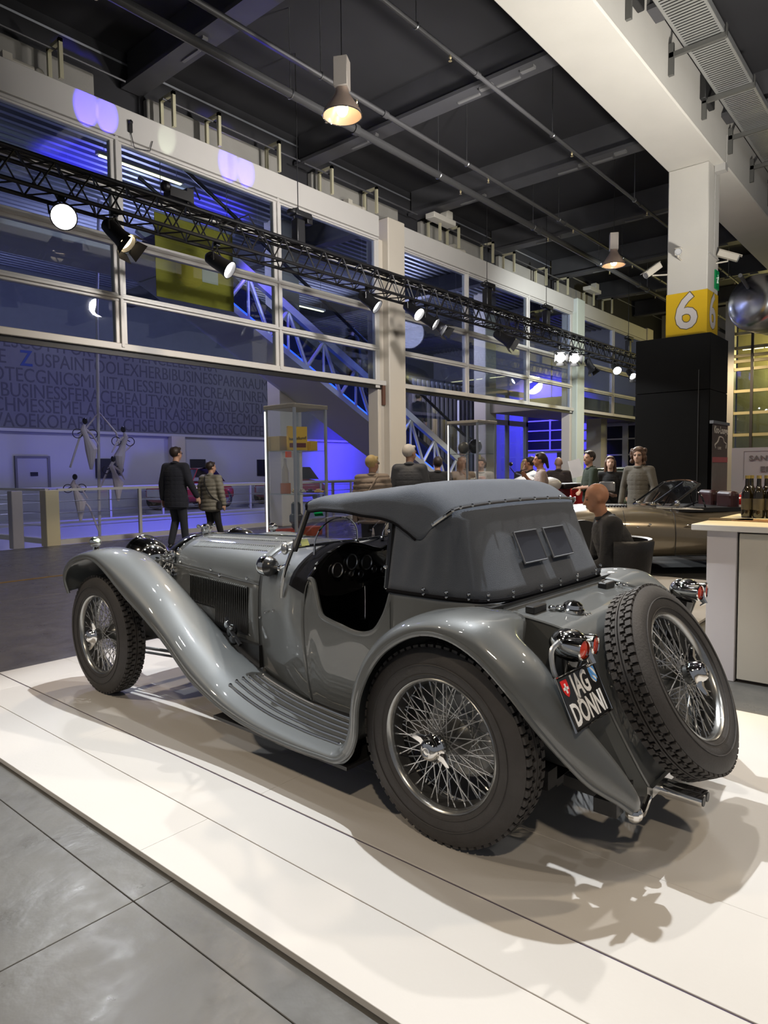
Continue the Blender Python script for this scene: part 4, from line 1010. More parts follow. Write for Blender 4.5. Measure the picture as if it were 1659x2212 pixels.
for sx in (1, -1):
    for (y, z) in ((.245, .87), (.285, .80), (.287, .74), (.285, .62), (.286, .53)): b.ell((2.462, sx*y, z), (.012, .012, .012), 8, 6)
b.build('bolt', CHROME, rad)

# ---- scuttle, doors, quarters
SCU = [(1.425, [(.405, .30), (.415, .58), (.405, .768), (.36, .875), (.22, .955), (0, .985)]),
       (1.25, [(.435, .27), (.455, .52), (.450, .73), (.405, .875), (.23, .965), (0, .985)]),
       (1.08, [(.465, .255), (.500, .50), (.505, .70), (.460, .872), (.25, .985), (0, .970)]),
       (.925, [(.490, .250), (.530, .48), (.540, .67), (.505, .862), (.27, 1.0), (0, .952)])]
cols = [cr([V((x, p[j][0], p[j][1])) for x, p in SCU], 5) for j in range(6)]
g = []
for i in range(len(cols[0])):
    h = cr([cols[j][i] for j in range(6)], 5); g.append(h+[V((p.x, -p.y, p.z)) for p in reversed(h[:-1])])
SCG = g
scu = solid(MB().grid(g).build('scuttle', PAINT, car, smooth=60), .005, 0)
MB().tube([p for p in g[-1] if p.z > .84], .012, 8).build('cockpit_roll', BLACKG, scu)
CUT = [(.925, .505, .862), (.895, .530, .815), (.855, .548, .765), (.80, .555, .718), (.74, .560, .696), (.66, .563, .682), (.58, .565, .668), (.51, .566, .672), (.455, .565, .697), (.415, .562, .750), (.39, .560, .80), (.372, .556, .86)]
S0 = [V(q) for q in ((0, .49, .25), (0, .523, .42), (0, .5395, .60), (0, .538, .73), (0, .505, .862))]
def dside(x, y, z):
    P_ = dside0(x, y, z); k = max(0, min(1, (x-.80)/.125)); k = k*k*(3-2*k)
    return [p.lerp(V((p.x, q.y, q.z)), k) for p, q in zip(P_, S0)]
def dside0(x, y, z):  # section from sill to the top edge
    return [V((x, .490, .245)), V((x, .535, .40 if z > .6 else z*.6)), V((x, (.552+y)/2, min(.58, z-.06))), V((x, y+.002, z-.02)), V((x, y-.004, z))]
cols = [cr([dside(*c)[j] for c in CUT], 3) for j in range(5)]
dg_ = [cr([cols[j][i] for j in range(5)], 4) for i in range(len(cols[0]))]
for side in (1, -1):
    d = MB().grid(dg_); d = solid(side_mesh(d, side).build('door', PAINT, car, smooth=60), .006, 0)
    t = MB().tube([r[-1] for r in dg_], .012, 8); side_mesh(t, side).build('door_top_roll', PAINT, d)
    # front seam and rear seam lines
    for pp in ([p+V((.003, .0035, 0)) for p in dg_[0][:-2]], [p+V((0, .0035, 0)) for p in dg_[-1][:]]): side_mesh(MB().tube(pp, .0009, 4), side).build('door_seam', BLACK, d)
QT = [(.372, .556, .865), (.25, .560, .868), (.12, .556, .868), (.03, .545, .866), (-.04, .515, .862), (-.085, .45, .858)]
cols = [cr([dside(*c)[j] if c[0] > -.05 else [V((-.085, .42, .245)), V((-.085, .43, .40)), V((-.085, .44, .58)), V((-.085, .45, .80)), V((-.085, .45, .858))][j] for c in QT], 4) for j in range(5)]
for side in (1, -1):
    q = MB().grid([cr([cols[j][i] for j in range(5)], 4) for i in range(len(cols[0]))])
    solid(side_mesh(q, side).build('quarter_panel', PAINT, car, smooth=60), .006, 0)
MB().box(-.095, -.08, -.44, .44, .30, .856).build('rear_bulkhead', PAINT, car, smooth=0)
rdk = MB().box(-.10, .34, -.53, .53, .845, .856); rdk.build('rear_deck', BLACK, car, smooth=0)
MB().box(-.30, 1.35, -.40, .40, .19, .22).box(1.35, 2.5, -.30, .30, .30, .34).build('undertray', BLACK, car, smooth=0)
# bonnet/scuttle seam
sm_ = bsec(1.43, 0, 6); h = cr(sm_, 5)
MB().tube([p*1.0+V((-.002, .003, .002)) for p in h], .0018, 4).tube([V((p.x-.002, -p.y-.003, p.z+.002)) for p in h], .0018, 4).build('bonnet_seam', BLACK, car)
MB().tube([(1.52, .412, .325), (1.3, .452, .300), (1.1, .487, .272), (.9, .50, .258), (.7, .503, .250), (.45, .503, .250)], .006, 8).build('sill_moulding', CHROME, car)

# ---- cockpit
MB().box(-.06, .92, -.50, .50, .24, .27).box(.0, .07, -.50, .50, .27, .70).box(.0, 1.3, -.52, -.50, .27, .66).build('cockpit_tub', BLACK, car, smooth=0)
tb = MB()  # black inner trim of the doors
inner = [[r[-1]+V((0, -.018, -.004)), V((r[-1].x, .50, .45)), V((r[-1].x, .49, .27))] for r in dg_]
tb.grid(inner); tb.build('door_trim', BLACK, car); tb = MB(); tb.grid([[V((p.x, -p.y, p.z)) for p in r] for r in inner]); tb.build('door_trim', BLACK, car)
for sy in (1, -1):
    s = thing('seat', None, None); s.parent = car
    bevel(MB().box(.10, .60, sy*.25-.21, sy*.25+.21, .30, .46).build('cushion', LEATHER, s, smooth=0), .04, 3)
    bevel(MB().prism([(.05, sy*.25-.21, .42), (.18, sy*.25-.21, .42), (.06, sy*.25-.21, .86), (-.04, sy*.25-.21, .86)], (0, .42, 0)).build('backrest', LEATHER, s, smooth=0), .035, 3)
# dashboard with gauges
dsh = [(.50, .86), (.46, .925), (.38, .975), (.29, .995), (.20, .985), (.10, .955), (0, .945)]
top = [V((.915, y, z)) for y, z in dsh]; top = top+[V((p.x, -p.y, p.z)) for p in reversed(top[:-1])]
bot = [V((.93, y, z)) for y, z in ((-.50, .80), (-.40, .765), (-.28, .752), (-.15, .765), (0, .81), (.15, .765), (.28, .752), (.40, .765), (.50, .80))]
db = MB().prism(top+bot, (.02, 0, 0)).build('dashboard', BLACKG, car, smooth=0)
gm = mat('gauge_face', (.018, .018, .02), .3); 
for (y, z, r) in ((.233, .915, .038), (.125, .900, .038), (.335, .885, .036), (.17, .845, .018), (.24, .855, .014), (.07, .86, .018), (.0, .85, .018), (-.10, .905, .038), (-.22, .915, .045)):
    gsub = MB().lathe([(.001, .004), (r*.9, .004)], (.912, y, z), (-1, 0, 0), 20).build('gauge', gm, db)
    MB().lathe([(r*.88, .004), (r*.95, .009), (r*1.05, .006), (r*1.05, 0)], (.912, y, z), (-1, 0, 0), 24).build('gauge_bezel', STEEL, db)
sw = thing('steering_wheel', None, None); sw.parent = car
cw = V((.62, -.26, .84)); ax = V((-.9, 0, .42)).normalized(); u = V((0, 1, 0)); v = ax.cross(u)
MB().tube([cw+.20*(math.cos(a)*u+math.sin(a)*v) for a in [2*PI*i/36 for i in range(36)]], .011, 8, closed=True).build('rim', BLACKG, sw)
b = MB()
for a in (0.3, 1.57, 2.84, 4.71): 
    for q in (-.02, 0, .02): b.cyl(cw+q*v, cw+.2*(math.cos(a)*u+math.sin(a)*v)+q*v*.5, .003, n=5)
b.cyl(cw+ax*.02, cw-ax*.35, .018, n=10).build('spokes', STEEL, sw)
MB().tube([(.62, .12, .30), (.64, .12, .50), (.655, .12, .60)], .006, 8).build('handbrake', CHROME, car)
MB().ell((.657, .12, .63), (.013, .013, .03), 8, 6).build('handbrake_grip', BLACKG, car)

# ---- windscreen
ws = thing('windscreen', None, None); ws.parent = car
def wsp(t, y): return V((1.052-.108*t, y, 1.0+.212*t))
gl = MB(); a0, a1 = .475, .475
gl.add([wsp(0, a0), wsp(0, -a0), wsp(1, -a1), wsp(1, a1)], [(0, 1, 2, 3)]).build('glass_pane', GLASSW, ws, smooth=0)
for sy in (1, -1):
    MB().tube([wsp(-.08, sy*.482), wsp(1.0, sy*.482)], .010, 8).build('side_frame', CHROME, ws)
    MB().tube([wsp(-.08, sy*.478)+V((-.012, 0, 0)), wsp(1.0, sy*.478)+V((-.012, 0, 0))], .009, 8).build('seal', BLACK, ws)
    st = [V((1.148, .492, .745)), V((1.135, .497, .80)), V((1.105, .500, .88)), V((1.075, .495, .95)), V((1.055, .487, 1.0)), V((1.045, .484, 1.04))]
    b = MB().tube(cr(st, 4), [.006+.004*min(1, i/6) for i in range(21)], 8); side_mesh(b, sy).build('stanchion', CHROME, ws)
    b = MB().ell((1.085, .515, .995), (.022, .018, .030), 12, 8).cyl((1.06, .49, .985), (1.085, .512, .99), .007); side_mesh(b, sy).build('mirror', STEEL, ws)
MB().tube([wsp(0, .48), wsp(0, -.48)], .008, 8).build('bottom_frame', CHROME, ws)
MB().tube([wsp(1, .48), wsp(1, -.48)], .010, 8).build('top_frame', CHROME, ws)
MB().obox(wsp(.84, .415)+V((-.004, 0, 0)), (.002, .055, .055), Matrix.Rotation(.47, 3, 'Y')).build('green_sticker', mat('sticker_green', (.0, .5, .12), .5), ws, smooth=0)
MB().obox(wsp(.10, .43)+V((-.004, 0, 0)), (.002, .05, .035), Matrix.Rotation(.47, 3, 'Y')).build('yellow_sticker', mat('sticker_yellow', (.6, .6, .2), .5), ws, smooth=0)
MB().obox(wsp(.80, .0)+V((-.03, 0, 0)), (.02, .16, .045)).build('interior_mirror', BLACKG, ws, smooth=0)
# folded aero screens behind the glass
for sy in (1, -1):
    c0 = V((1.0, sy*.25, 1.0)); pts = [c0+V((-.03*math.sin(a), .15*math.cos(a), .135*math.sin(a)**.8 if math.sin(a) > 0 else 0)) for a in [PI*i/20 for i in range(21)]]
    t = thing('aero_screen', None, None); t.parent = car
    MB().tube(pts, .004, 6).build('rim', CHROME, t)
    MB().add(pts, [tuple(range(len(pts)))]).build('perspex', GLASSC, t, smooth=0)
    MB().tube([c0+V((0, .15*sy, .0)), c0+V((0, .15*sy, -.04))], .007, 6).ell(c0+V((0, -.15*sy, 0)), .014, 8, 6).build('clamp', CHROME, t)
# black fabric apron between windscreen and dashboard
fl = [[V((p.x, p.y*1.014, p.z+.007)) for p in r if p.z > .775 or abs(p.y) < .2] for r in SCG if r[0].x < 1.10]
nmin = min(len(r) for r in fl); fl = [r[(len(r)-nmin)//2:(len(r)-nmin)//2+nmin] for r in fl]
MB().grid(fl).build('fabric_apron', CLOTH_D, car, smooth=60)

# ---- hood
hd = thing('hood', None, None); hd.parent = car
TOPR = [[(.945, .498, 1.196), (.950, .47, 1.226), (.953, .25, 1.246), (.953, 0, 1.250)],
        [(.90, .515, 1.188), (.90, .475, 1.238), (.90, .25, 1.258), (.90, 0, 1.262)],
        [(.74, .525, 1.192), (.74, .485, 1.252), (.74, .25, 1.276), (.74, 0, 1.282)],
        [(.60, .530, 1.186), (.60, .495, 1.262), (.60, .25, 1.290), (.60, 0, 1.297)],
        [(.49, .535, 1.178), (.48, .50, 1.276), (.47, .26, 1.302), (.47, 0, 1.308)],
        [(.375, .535, 1.160), (.355, .51, 1.288), (.35, .27, 1.315), (.35, 0, 1.320)],
        [(.30, .542, 1.125), (.27, .515, 1.282), (.26, .28, 1.315), (.26, 0, 1.319)],
        [(.225, .545, 1.092), (.19, .520, 1.262), (.19, .29, 1.298), (.185, 0, 1.304)],
        [(.155, .552, 1.150), (.095, .512, 1.205), (.075, .34, 1.222), (.072, 0, 1.232)]]
R = random.Random(3)
cols = [cr([r[j] for r in TOPR], 6) for j in range(4)]
g = []
for i in range(len(cols[0])):
    h = cr([cols[j][i] for j in range(4)], 7)
    for k, p in enumerate(h):
        wv = .0035*math.sin(p.x*34+p.y*9)*max(0, (.56-abs(p.y-.45))) + .003*math.sin(p.x*15-p.z*40)
        h[k] = p+V((0, wv*.6, wv))
    g.append(h+[V((p.x, -p.y, p.z)) for p in reversed(h[:-1])])
top_o = solid(MB().grid(g).build('canopy', CLOTH, hd, smooth=60), .006, -1)
MB().tube([V((p.x-.004, p.y, p.z-.004)) for p in g[0]], .010, 8).build('front_hem', CLOTH_D, top_o)
edge = [r[0] for r in g]
for sy in (1, -1):
    MB().tube([V((p.x, sy*(p.y-.004), p.z-.004)) for p in edge[:-8]], .007, 6).build('side_hem', CLOTH_D, top_o)
TT = [(.378, .515, 1.165), (.30, .530, 1.125), (.225, .542, 1.095), (.155, .548, 1.150), (.11, .528, 1.188), (.088, .502, 1.208), (.072, .44, 1.217), (.068, .30, 1.224), (.066, .15, 1.227), (.066, 0, 1.228)]
BB = [(.385, .562, .872), (.30, .566, .872), (.22, .566, .872), (.14, .564, .872), (.07, .556, .871), (.01, .540, .870), (-.05, .505, .868), (-.088, .40, .866), (-.096, .20, .864), (-.098, 0, .864)]
Tc, Bc = cr(TT, 5), cr(BB, 5); g = []
for k in range(9):
    t = k/8; row = []
    for i, (a, b_) in enumerate(zip(Tc, Bc)):
        p = a.lerp(b_, t); bul = .010*math.sin(PI*t)
        wr = .005*math.sin(i*.9+t*3)*math.sin(PI*t)*(1 if i < 28 else .35)
        nrm = V((b_.x-.25, b_.y*1.2, 0)); nrm = nrm.normalized() if i > 20 else V((0, 1, 0))
        row.append(p+nrm*(wr-bul*.6))
    g.append(row+[V((p.x, -p.y, p.z)) for p in reversed(row[:-1])])
rear = MB().grid(g).build('rear_curtain', CLOTH, hd, smooth=60); solid(rear, .005, -1)
MB().tube([p+V((0, 0, .003)) for p in g[-1]], .009, 6).build('bottom_hem', CLOTH_D, rear)
# dark underside of the curtain hem : gap between canvas and body
# trim strip with studs along the rear bow
trimp = [V(TT[i]) for i in range(3, 10)]; tp = cr([V((.155, .555, 1.155))]+[p+V((-.006, .004, .006)) for p in trimp[1:]], 5)
full = tp+[V((p.x, -p.y, p.z)) for p in reversed(tp[:-1])]
MB().tube(full, .006, 6).build('trim_strip', mat('trim_dark', (.10, .10, .11), .3, .6), rear)
b = MB(); n = len(full)
for i in range(0, n, 4): b.ell(full[i]+V((-.006, 0, .004)), .0075, 8, 6)
b.tube(full[:9], .0085, 8); b.tube(full[-9:], .0085, 8)
b.build('studs', CHROME, rear)['kind'] = 'stuff'
b = MB()
for (i) in (12, 19, 26, 31, 36, 41, 45):
    for sy in (1, -1):
        p = Bc[min(i, len(Bc)-1)]; nn = V((p.x-.25, p.y, 0)).normalized(); q = V((p.x, sy*p.y, p.z+.03))+V((nn.x, sy*nn.y, 0))*.008
        b.ell(q, .008, 8, 6).ell(q+V((0, 0, -.02)), .006, 8, 6)
b.build('turn_buttons', CHROME, rear)['kind'] = 'stuff'
# celluloid windows in stitched surrounds
def rp(y, z):   # point on the rear curtain
    t = (1.228-z)/(1.228-.864); return V((.066+(-.098-.066)*t-.012-.004, y, z))
CW = mat('celluloid', (.045, .048, .062), .12, 0, .6)
for y0, y1 in ((.215, .030), (-.030, -.215)):
    yb0, yb1 = (y0-.0, y1-.0)
    q = [rp(y0, 1.108), rp(y1, 1.108), rp(yb1, .985), rp(yb0, .985)]
    wdw = MB().add(q, [(0, 1, 2, 3)]).build('window_pane', CW, rear, smooth=0); solid(wdw, .002, 0)
    MB().tube(q, .0045, 6, closed=True).build('window_edge', mat('hem_grey', (.16, .17, .19), .8), rear)
# side curtain pillar, hood irons
MB().tube([(.392, .520, 1.15), (.395, .535, 1.0), (.398, .548, .88)], .014, 8).build('pillar_post', BLACKG, hd)
b = MB().cyl((.40, .50, .90), (.20, .50, 1.12), .008).cyl((.42, .50, .93), (.24, .50, 1.14), .006).cyl((.40, -.50, .90), (.20, -.50, 1.12), .008)
b.tube([(.90, .475, 1.20), (.70, .485, 1.205), (.55, .49, 1.19), (.38, .50, 1.15)], .014, 8).tube([(.90, -.475, 1.20), (.70, -.485, 1.205), (.55, -.49, 1.19), (.38, -.50, 1.15)], .014, 8)
b.build('hood_frame', BLACK, hd)
b = MB()
for p in ((.405, .545, .885), (.402, .55, .97), (.396, .53, 1.12)): b.ell(p, .011, 8, 6)
b.build('fastener', CHROME, hd)

# ---- fuel tank
TK = [(-.092, .826, .435), (-.20, .818, .435), (-.32, .798, .43), (-.365, .775, .425), (-.395, .735, .41), (-.44, .62, .385), (-.50, .46, .345), (-.56, .31, .30), (-.60, .215, .265)]
tk = cr([V(p) for p in TK], 4)
g = [[V((p.x, p.z, p.y)), V((p.x, p.z*.5, p.y+.004)), V((p.x, 0, p.y+.005)), V((p.x, -p.z*.5, p.y+.004)), V((p.x, -p.z, p.y))] for p in tk]
tank = MB().grid(g).build('fuel_tank', PAINT, car, smooth=40)
for sy in (1, -1):
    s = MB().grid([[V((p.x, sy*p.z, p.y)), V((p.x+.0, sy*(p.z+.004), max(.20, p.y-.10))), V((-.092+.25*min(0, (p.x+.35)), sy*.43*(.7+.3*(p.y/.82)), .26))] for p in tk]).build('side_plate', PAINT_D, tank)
    MB().tube([V((p.x, sy*p.z, p.y)) for p in tk], .006, 6).build('edge_beading', PAINT, tank)
    st_ = [[V((p.x-.003, sy*(p.z-.085), p.y+.0035)), V((p.x-.003, sy*(p.z-.105), p.y+.0035))] for p in tk[14:]]
MB().tube([(-.090, y, .832) for y in (.435, .2, 0, -.2, -.435)], .006, 8).build('front_beading', STEEL, tank)
b = MB().lathe([(.001, .042), (.022, .040), (.036, .030), (.040, .016), (.046, .012), (.046, .0)], (-.262, .205, .812), (-.1, 0, 1), 24).ell((-.225, .235, .828), (.020, .012, .010), 8, 6).ell((-.24, .16, .835), (.012, .012, .012), 8, 6)
b.build('filler_cap', CHROME, tank)
for (x, y) in ((-.175, .335), (-.165, -.335)):
    q = bevel(MB().box(x-.02, x+.02, y-.05, y+.05, .82, .850).build('rubber_rest', BLACK, tank, smooth=0), .004, 1)
    MB().ell((x-.035, y-.06, .832), (.016, .012, .010), 8, 6).ell((x-.05, y-.08, .826), (.020, .010, .006), 8, 6).build('rest_clip', CHROME, tank)
b = MB()
for k in range(3): b.ell((-.315, .20-.02*k, .803), (.006, .006, .004), 8, 5)
b.build('rivet', CHROME, tank)
MB().bar((-.598, .28, .218), (-.598, -.28, .218), .02, .035).build('tank_strap', STEEL, car, smooth=0)
MB().bar((-.35, .43, .25), (-.57, .42, .235), .04, .04).bar((-.35, -.43, .25), (-.57, -.42, .235), .04, .04).bar((-.53, .43, .24), (-.53, -.43, .24), .04, .04).build('rear_crossmember', BLACK, car, smooth=0)
MB().box(-.58, -.50, .47, .53, .215, .265).build('spring_shackle', BLACK, car, smooth=0)
b = MB().ell((-.60, .43, .20), (.03, .03, .03), 10, 8).tube([(-.60, .30, .21), (-.61, .38, .185), (-.60, .45, .20)], .012, 8).build('spring_eye', CHROME, car)
# exhaust
b = MB()
for y in (.14, .185): b.tube([(-.30, y, .205), (-.75, y, .198)], .023, 14)
b.lathe([(.001, .0), (.02, .0)], (-.751, .14, .198), (-1, 0, 0), 12)
b.build('exhaust_pipes', CHROME, car)
MB().cyl((-.7505, .14, .198), (-.752, .14, .198), .018, n=12).cyl((-.7505, .185, .198), (-.752, .185, .198), .018, n=12).build('exhaust_mouth', BLACK, car)
MB().cyl((-.15, .16, .21), (.9, .18, .21), .05, n=14).build('silencer', mat('silencer', (.05, .05, .05), .5, .5), car)

# ---- lamps
def tail_lamp(sy, c):
    t = thing('tail_lamp', None, None); t.parent = car; c = V(c)
    b = MB().ell(c+V((.025, 0, 0)), (.070, .062, .052), 18, 12)
    for q in (-1, 1): b.lathe([(.030, -.03), (.034, .0), (.036, .045), (.033, .050), (.030, .047)], c+V((-.005, q*.036, 0)), (-1, q*.12, 0), 20)
    b.tube([c+V((-.035, 0, -.02)), c+V((-.06, 0, -.05)), c+V((-.04, 0, -.065))], [.02, .012, .004], 10)
    b.build('lamp_housing', CHROME, t)
    for q in (-1, 1): MB().lathe([(.001, .048), (.018, .046), (.031, .038)], c+V((-.005, q*.036, 0)), (-1, q*.12, 0), 20).build('red_glass', RED, t)
    MB().tube([c+V((.03, 0, -.04)), c+V((.05, 0, -.12)), c+V((.10, sy*.02, -.20))], [.052, .045, .04], 14).build('pedestal', BLACKG, t)
    return t
tl = tail_lamp(1, (-.432, .528, .772)); tail_lamp(-1, (-.475, -.535, .815))
cc = MB()
for i in range(30): pass
cc.tube(cr([(-.40, .585, .79), (-.385, .61, .76), (-.40, .625, .70), (-.42, .62, .66)], 5), .009, 8).build('armoured_cable', STEEL, tl)
# licence plate
PM = axes((-.476, .556, .616), V((0, -1, 0)), V((.43, 0, .90)))
np_ = bpy.data.objects.new('number_plate', None); COL.objects.link(np_); np_.parent = car; np_.matrix_local = PM
bevel(MB().box(-.135, .135, -.083, .083, -.004, .004).build('plate_body', mat('plate_black', (.010, .010, .011), .3, 0, .5), np_, smooth=0), .003, 1)
c4 = [(-.138, -.086, .003), (.138, -.086, .003), (.138, .086, .003), (-.138, .086, .003)]
MB().tube(c4, .0042, 8, closed=True).build('plate_frame', CHROME, np_)
PW = mat('plate_white', (.85, .85, .85), .4)
text('lettering', 'JAG', .100, PW, np_, Matrix.Translation((.002, .007, .0045)), .0006, 'CENTER', .70, .0028)
text('lettering', 'DÖNNI', .098, PW, np_, Matrix.Translation((-.004, -.073, .0045)), .0006, 'CENTER', .70, .0024)
def shield(cx, cy, sx, sy_, z):
    return [(cx-sx, cy+sy_, z), (cx+sx, cy+sy_, z), (cx+sx, cy-sy_*.2, z), (cx+sx*.6, cy-sy_*.75, z), (cx, cy-sy_*1.1, z), (cx-sx*.6, cy-sy_*.75, z), (cx-sx, cy-sy_*.2, z)]
MB().prism(shield(-.100, .047, .021, .026, .0045), (0, 0, .001)).build('red_shield', mat('shield_red', (.75, .02, .02), .4), np_, smooth=0)
MB().box(-.1045, -.0955, .030, .062, .0056, .0062).box(-.116, -.084, .0415, .0505, .0056, .0062).build('white_cross', PW, np_, smooth=0)
MB().prism(shield(.100, .047, .021, .026, .0045), (0, 0, .001)).build('white_shield', PW, np_, smooth=0)
MB().add([(.079, .073, .0058), (.094, .073, .0058), (.121, .036, .0058), (.121, .05, .0058), (.106, .073, .0058), (.121, .022, .0058), (.079, .05, .0058), (.115, .030, .0058)], [(0, 1, 2, 6)]).prism([(.104, .073, .0056), (.121, .073, .0056), (.121, .056, .0056)], (0, 0, .0006)).prism([(.079, .073, .0056), (.090, .073, .0056), (.121, .038, .0056), (.119, .028, .0056)], (0, 0, .0006)).prism([(.079, .055, .0056), (.079, .043, .0056), (.104, .020, .0056), (.110, .024, .0056)], (0, 0, .0006)).build('blue_stripes', mat('shield_blue', (.12, .35, .75), .4), np_, smooth=0)
MB().cyl((-.11, -.06, -.02), (-.02, .0, -.02), .01).box(-.02, .10, -.06, .06, -.02, -.006).build('plate_bracket', BLACK, np_, smooth=0)
MB().ell((-.43, .50, .50), (.035, .05, .09), 12, 8).ell((-.36, .62, .56), (.03, .03, .05), 10, 8).build('lamp_bracket', BLACK, car)

# headlamps
for sy in (1, -1):
    t = thing('headlamp', None, None); t.parent = car; c = V((2.62, sy*.375, .815))
    MB().lathe([(.001, -.155), (.035, -.150), (.075, -.130), (.112, -.085), (.134, -.03), (.142, .02), (.146, .035), (.150, .045), (.146, .058), (.138, .060)], c, (1, 0, 0), 36).build('bowl', CHROME, t, smooth=70)
    MB().lathe([(.001, .078), (.07, .074), (.12, .066), (.138, .058)], c, (1, 0, 0), 36).build('lens', mat('head_lens', (.7, .72, .75), .08, .3, 1), t)
    MB().tube([c+V((-.02, 0, -.13)), c+V((-.02, sy*-.01, -.20)), c+V((-.02, sy*-.03, -.32))], [.03, .022, .03], 12).build('stalk', CHROME, t)
    b = MB().tube([c+V((-.10, -sy*.05, -.08)), c+V((-.16, -sy*.09, -.16)), c+V((-.10, -sy*.10, -.25))], [.015, .022, .02], 10).ell(c+V((-.16, -sy*.05, .0)), (.02, .02, .03), 10, 8).ell(c+V((-.17, -sy*.02, .03)), .014, 8, 6).ell(c+V((-.16, -sy*.085, .02)), (.018, .018, .035), 8, 6).tube([c+V((-.2, sy*.12, -.2)), c+V((-.14, 0, -.23)), c+V((-.1, -sy*.12, -.2))], .010, 8)
    b.build('horn_bracket', CHROME, t)
    # side lamp on the wing
    t = thing('side_lamp', None, None); t.parent = car; c = V((2.66, sy*.70, .945))
    MB().lathe([(.001, -.045), (.016, -.040), (.028, -.018), (.031, .008), (.033, .014), (.03, .018)], c, (1, 0, 0), 18).build('bowl', CHROME, t, smooth=70)
    MB().lathe([(.001, .02), (.03, .016)], c, (1, 0, 0), 18).build('lens', MATS['head_lens'], t)
    MB().tube([c+V((0, 0, -.02)), c+V((-.005, 0, -.05))], [.014, .024], 10).build('foot', CHROME, t)
# spot lamp by the windscreen
t = thing('spot_lamp', None, None); t.parent = car; c = V((1.285, .452, .885)); ax = V((1, .12, 0))
MB().lathe([(.001, -.045), (.030, -.040), (.046, -.020), (.050, -.004), (.053, .0)], c, ax, 24).build('rear_shell', mat('dark_nickel', (.10, .10, .10), .25, .9), t, smooth=70)
MB().lathe([(.053, .0), (.054, .012), (.052, .03), (.050, .045), (.040, .056), (.001, .062)], c, ax, 24).build('bowl', CHROME, t, smooth=70)
MB().tube([c+V((-.04, 0, 0)), c+V((-.10, .015, .0)), c+V((-.19, .035, .03))], .009, 8).ell(c+V((-.10, .015, 0)), .017, 8, 6).build('arm', CHROME, t)
b = MB()
for p in ((1.33, .45, .64), (1.40, .43, .60), (1.25, .462, .66)): b.ell(p, .007, 8, 6)
b.build('screw_head', CHROME, car)
# front axle, drag link, springs
b = MB().cyl((2.642, -.58, .30), (2.642, .58, .30), .028).bar((2.0, .33, .30), (2.9, .33, .34), .05, .03).bar((2.0, -.33, .30), (2.9, -.33, .34), .05, .03)
b.build('front_axle', BLACK, car)
MB().cyl((2.50, .52, .28), (1.75, .40, .30), .010, n=8).cyl((2.55, .50, .24), (1.7, .36, .26), .008, n=8).build('drag_link', STEEL, car)
MB().cyl((0, -.58, .36), (0, .58, .36), .04).ell((0, 0, .36), (.12, .14, .13), 14, 10).build('rear_axle', BLACK, car)
MB().box(1.50, 2.45, -.24, .24, .34, .80).build('engine_bay', BLACK, car, smooth=0)
for sy in (1, -1): MB().prism([(1.40, sy*.395, .28), (2.47, sy*.265, .28), (2.47, sy*.265, .66), (1.40, sy*.395, .40)], (0, -sy*.01, 0)).build('dark_gap_plate', BLACK, car, smooth=0)  # black plates added so the gap beside the wing reads dark
b = MB().ell((1.62, .45, .50), (.03, .03, .04), 10, 8).ell((1.58, .47, .46), (.035, .02, .03), 10, 8).tube([(1.68, .44, .56), (1.60, .47, .50), (1.52, .47, .44)], .012, 8)
b.build('steering_box', BLACKG, car)
MB().ell((1.66, .45, .53), (.02, .02, .025), 10, 8).ell((1.60, .47, .52), (.012, .012, .012), 8, 6).build('grease_cap', CHROME, car)
# ================================================================ PEOPLE
SKIN = mat('skin', (.50, .29, .20), .55, 0, 0, .06, 30); SKIN_P = mat('skin_pale', (.62, .40, .30), .55, 0, 0, .05, 30)
SKIN_T = mat('skin_tanned', (.44, .21, .12), .5, 0, .1, .08, 30)
EYE = mat('eye_dark', (.02, .015, .012), .3)
def hand(mb, w_, d, palm, s, curl=.35, closed=0.0):
    """palm and five fingers; w_ wrist, d pointing direction, palm the side the palm faces"""
    d = V(d).normalized(); palm = (V(palm)-d*V(palm).dot(d)).normalized(); sd = d.cross(palm)
    k = w_+d*.045*s
    for q in (-1, -.33, .33, 1): mb.cap(w_+sd*q*.018*s, .015*s, k+d*.035*s+sd*q*.026*s, .0135*s, 6)
    for q, L in ((-1, .062), (-.33, .074), (.33, .078), (1, .068)):
        b = k+d*.035*s+sd*q*.028*s; c = curl+closed
        m1 = b+(d*math.cos(c*.6)+palm*math.sin(c*.6))*L*.5*s; m2 = m1+(d*math.cos(c*1.6)+palm*math.sin(c*1.6))*L*.5*s
        mb.cap(b, .0098*s, m1, .009*s, 6); mb.cap(m1, .009*s, m2, .0078*s, 6)
    b = w_+sd*-.022*s+d*.02*s; m1 = b+(sd*-.6+d*.7+palm*.3).normalized()*.04*s; m2 = m1+(d*.9+palm*.4-sd*.1).normalized()*.032*s
    mb.cap(b, .013*s, m1, .011*s, 6); mb.cap(m1, .011*s, m2, .009*s, 6)
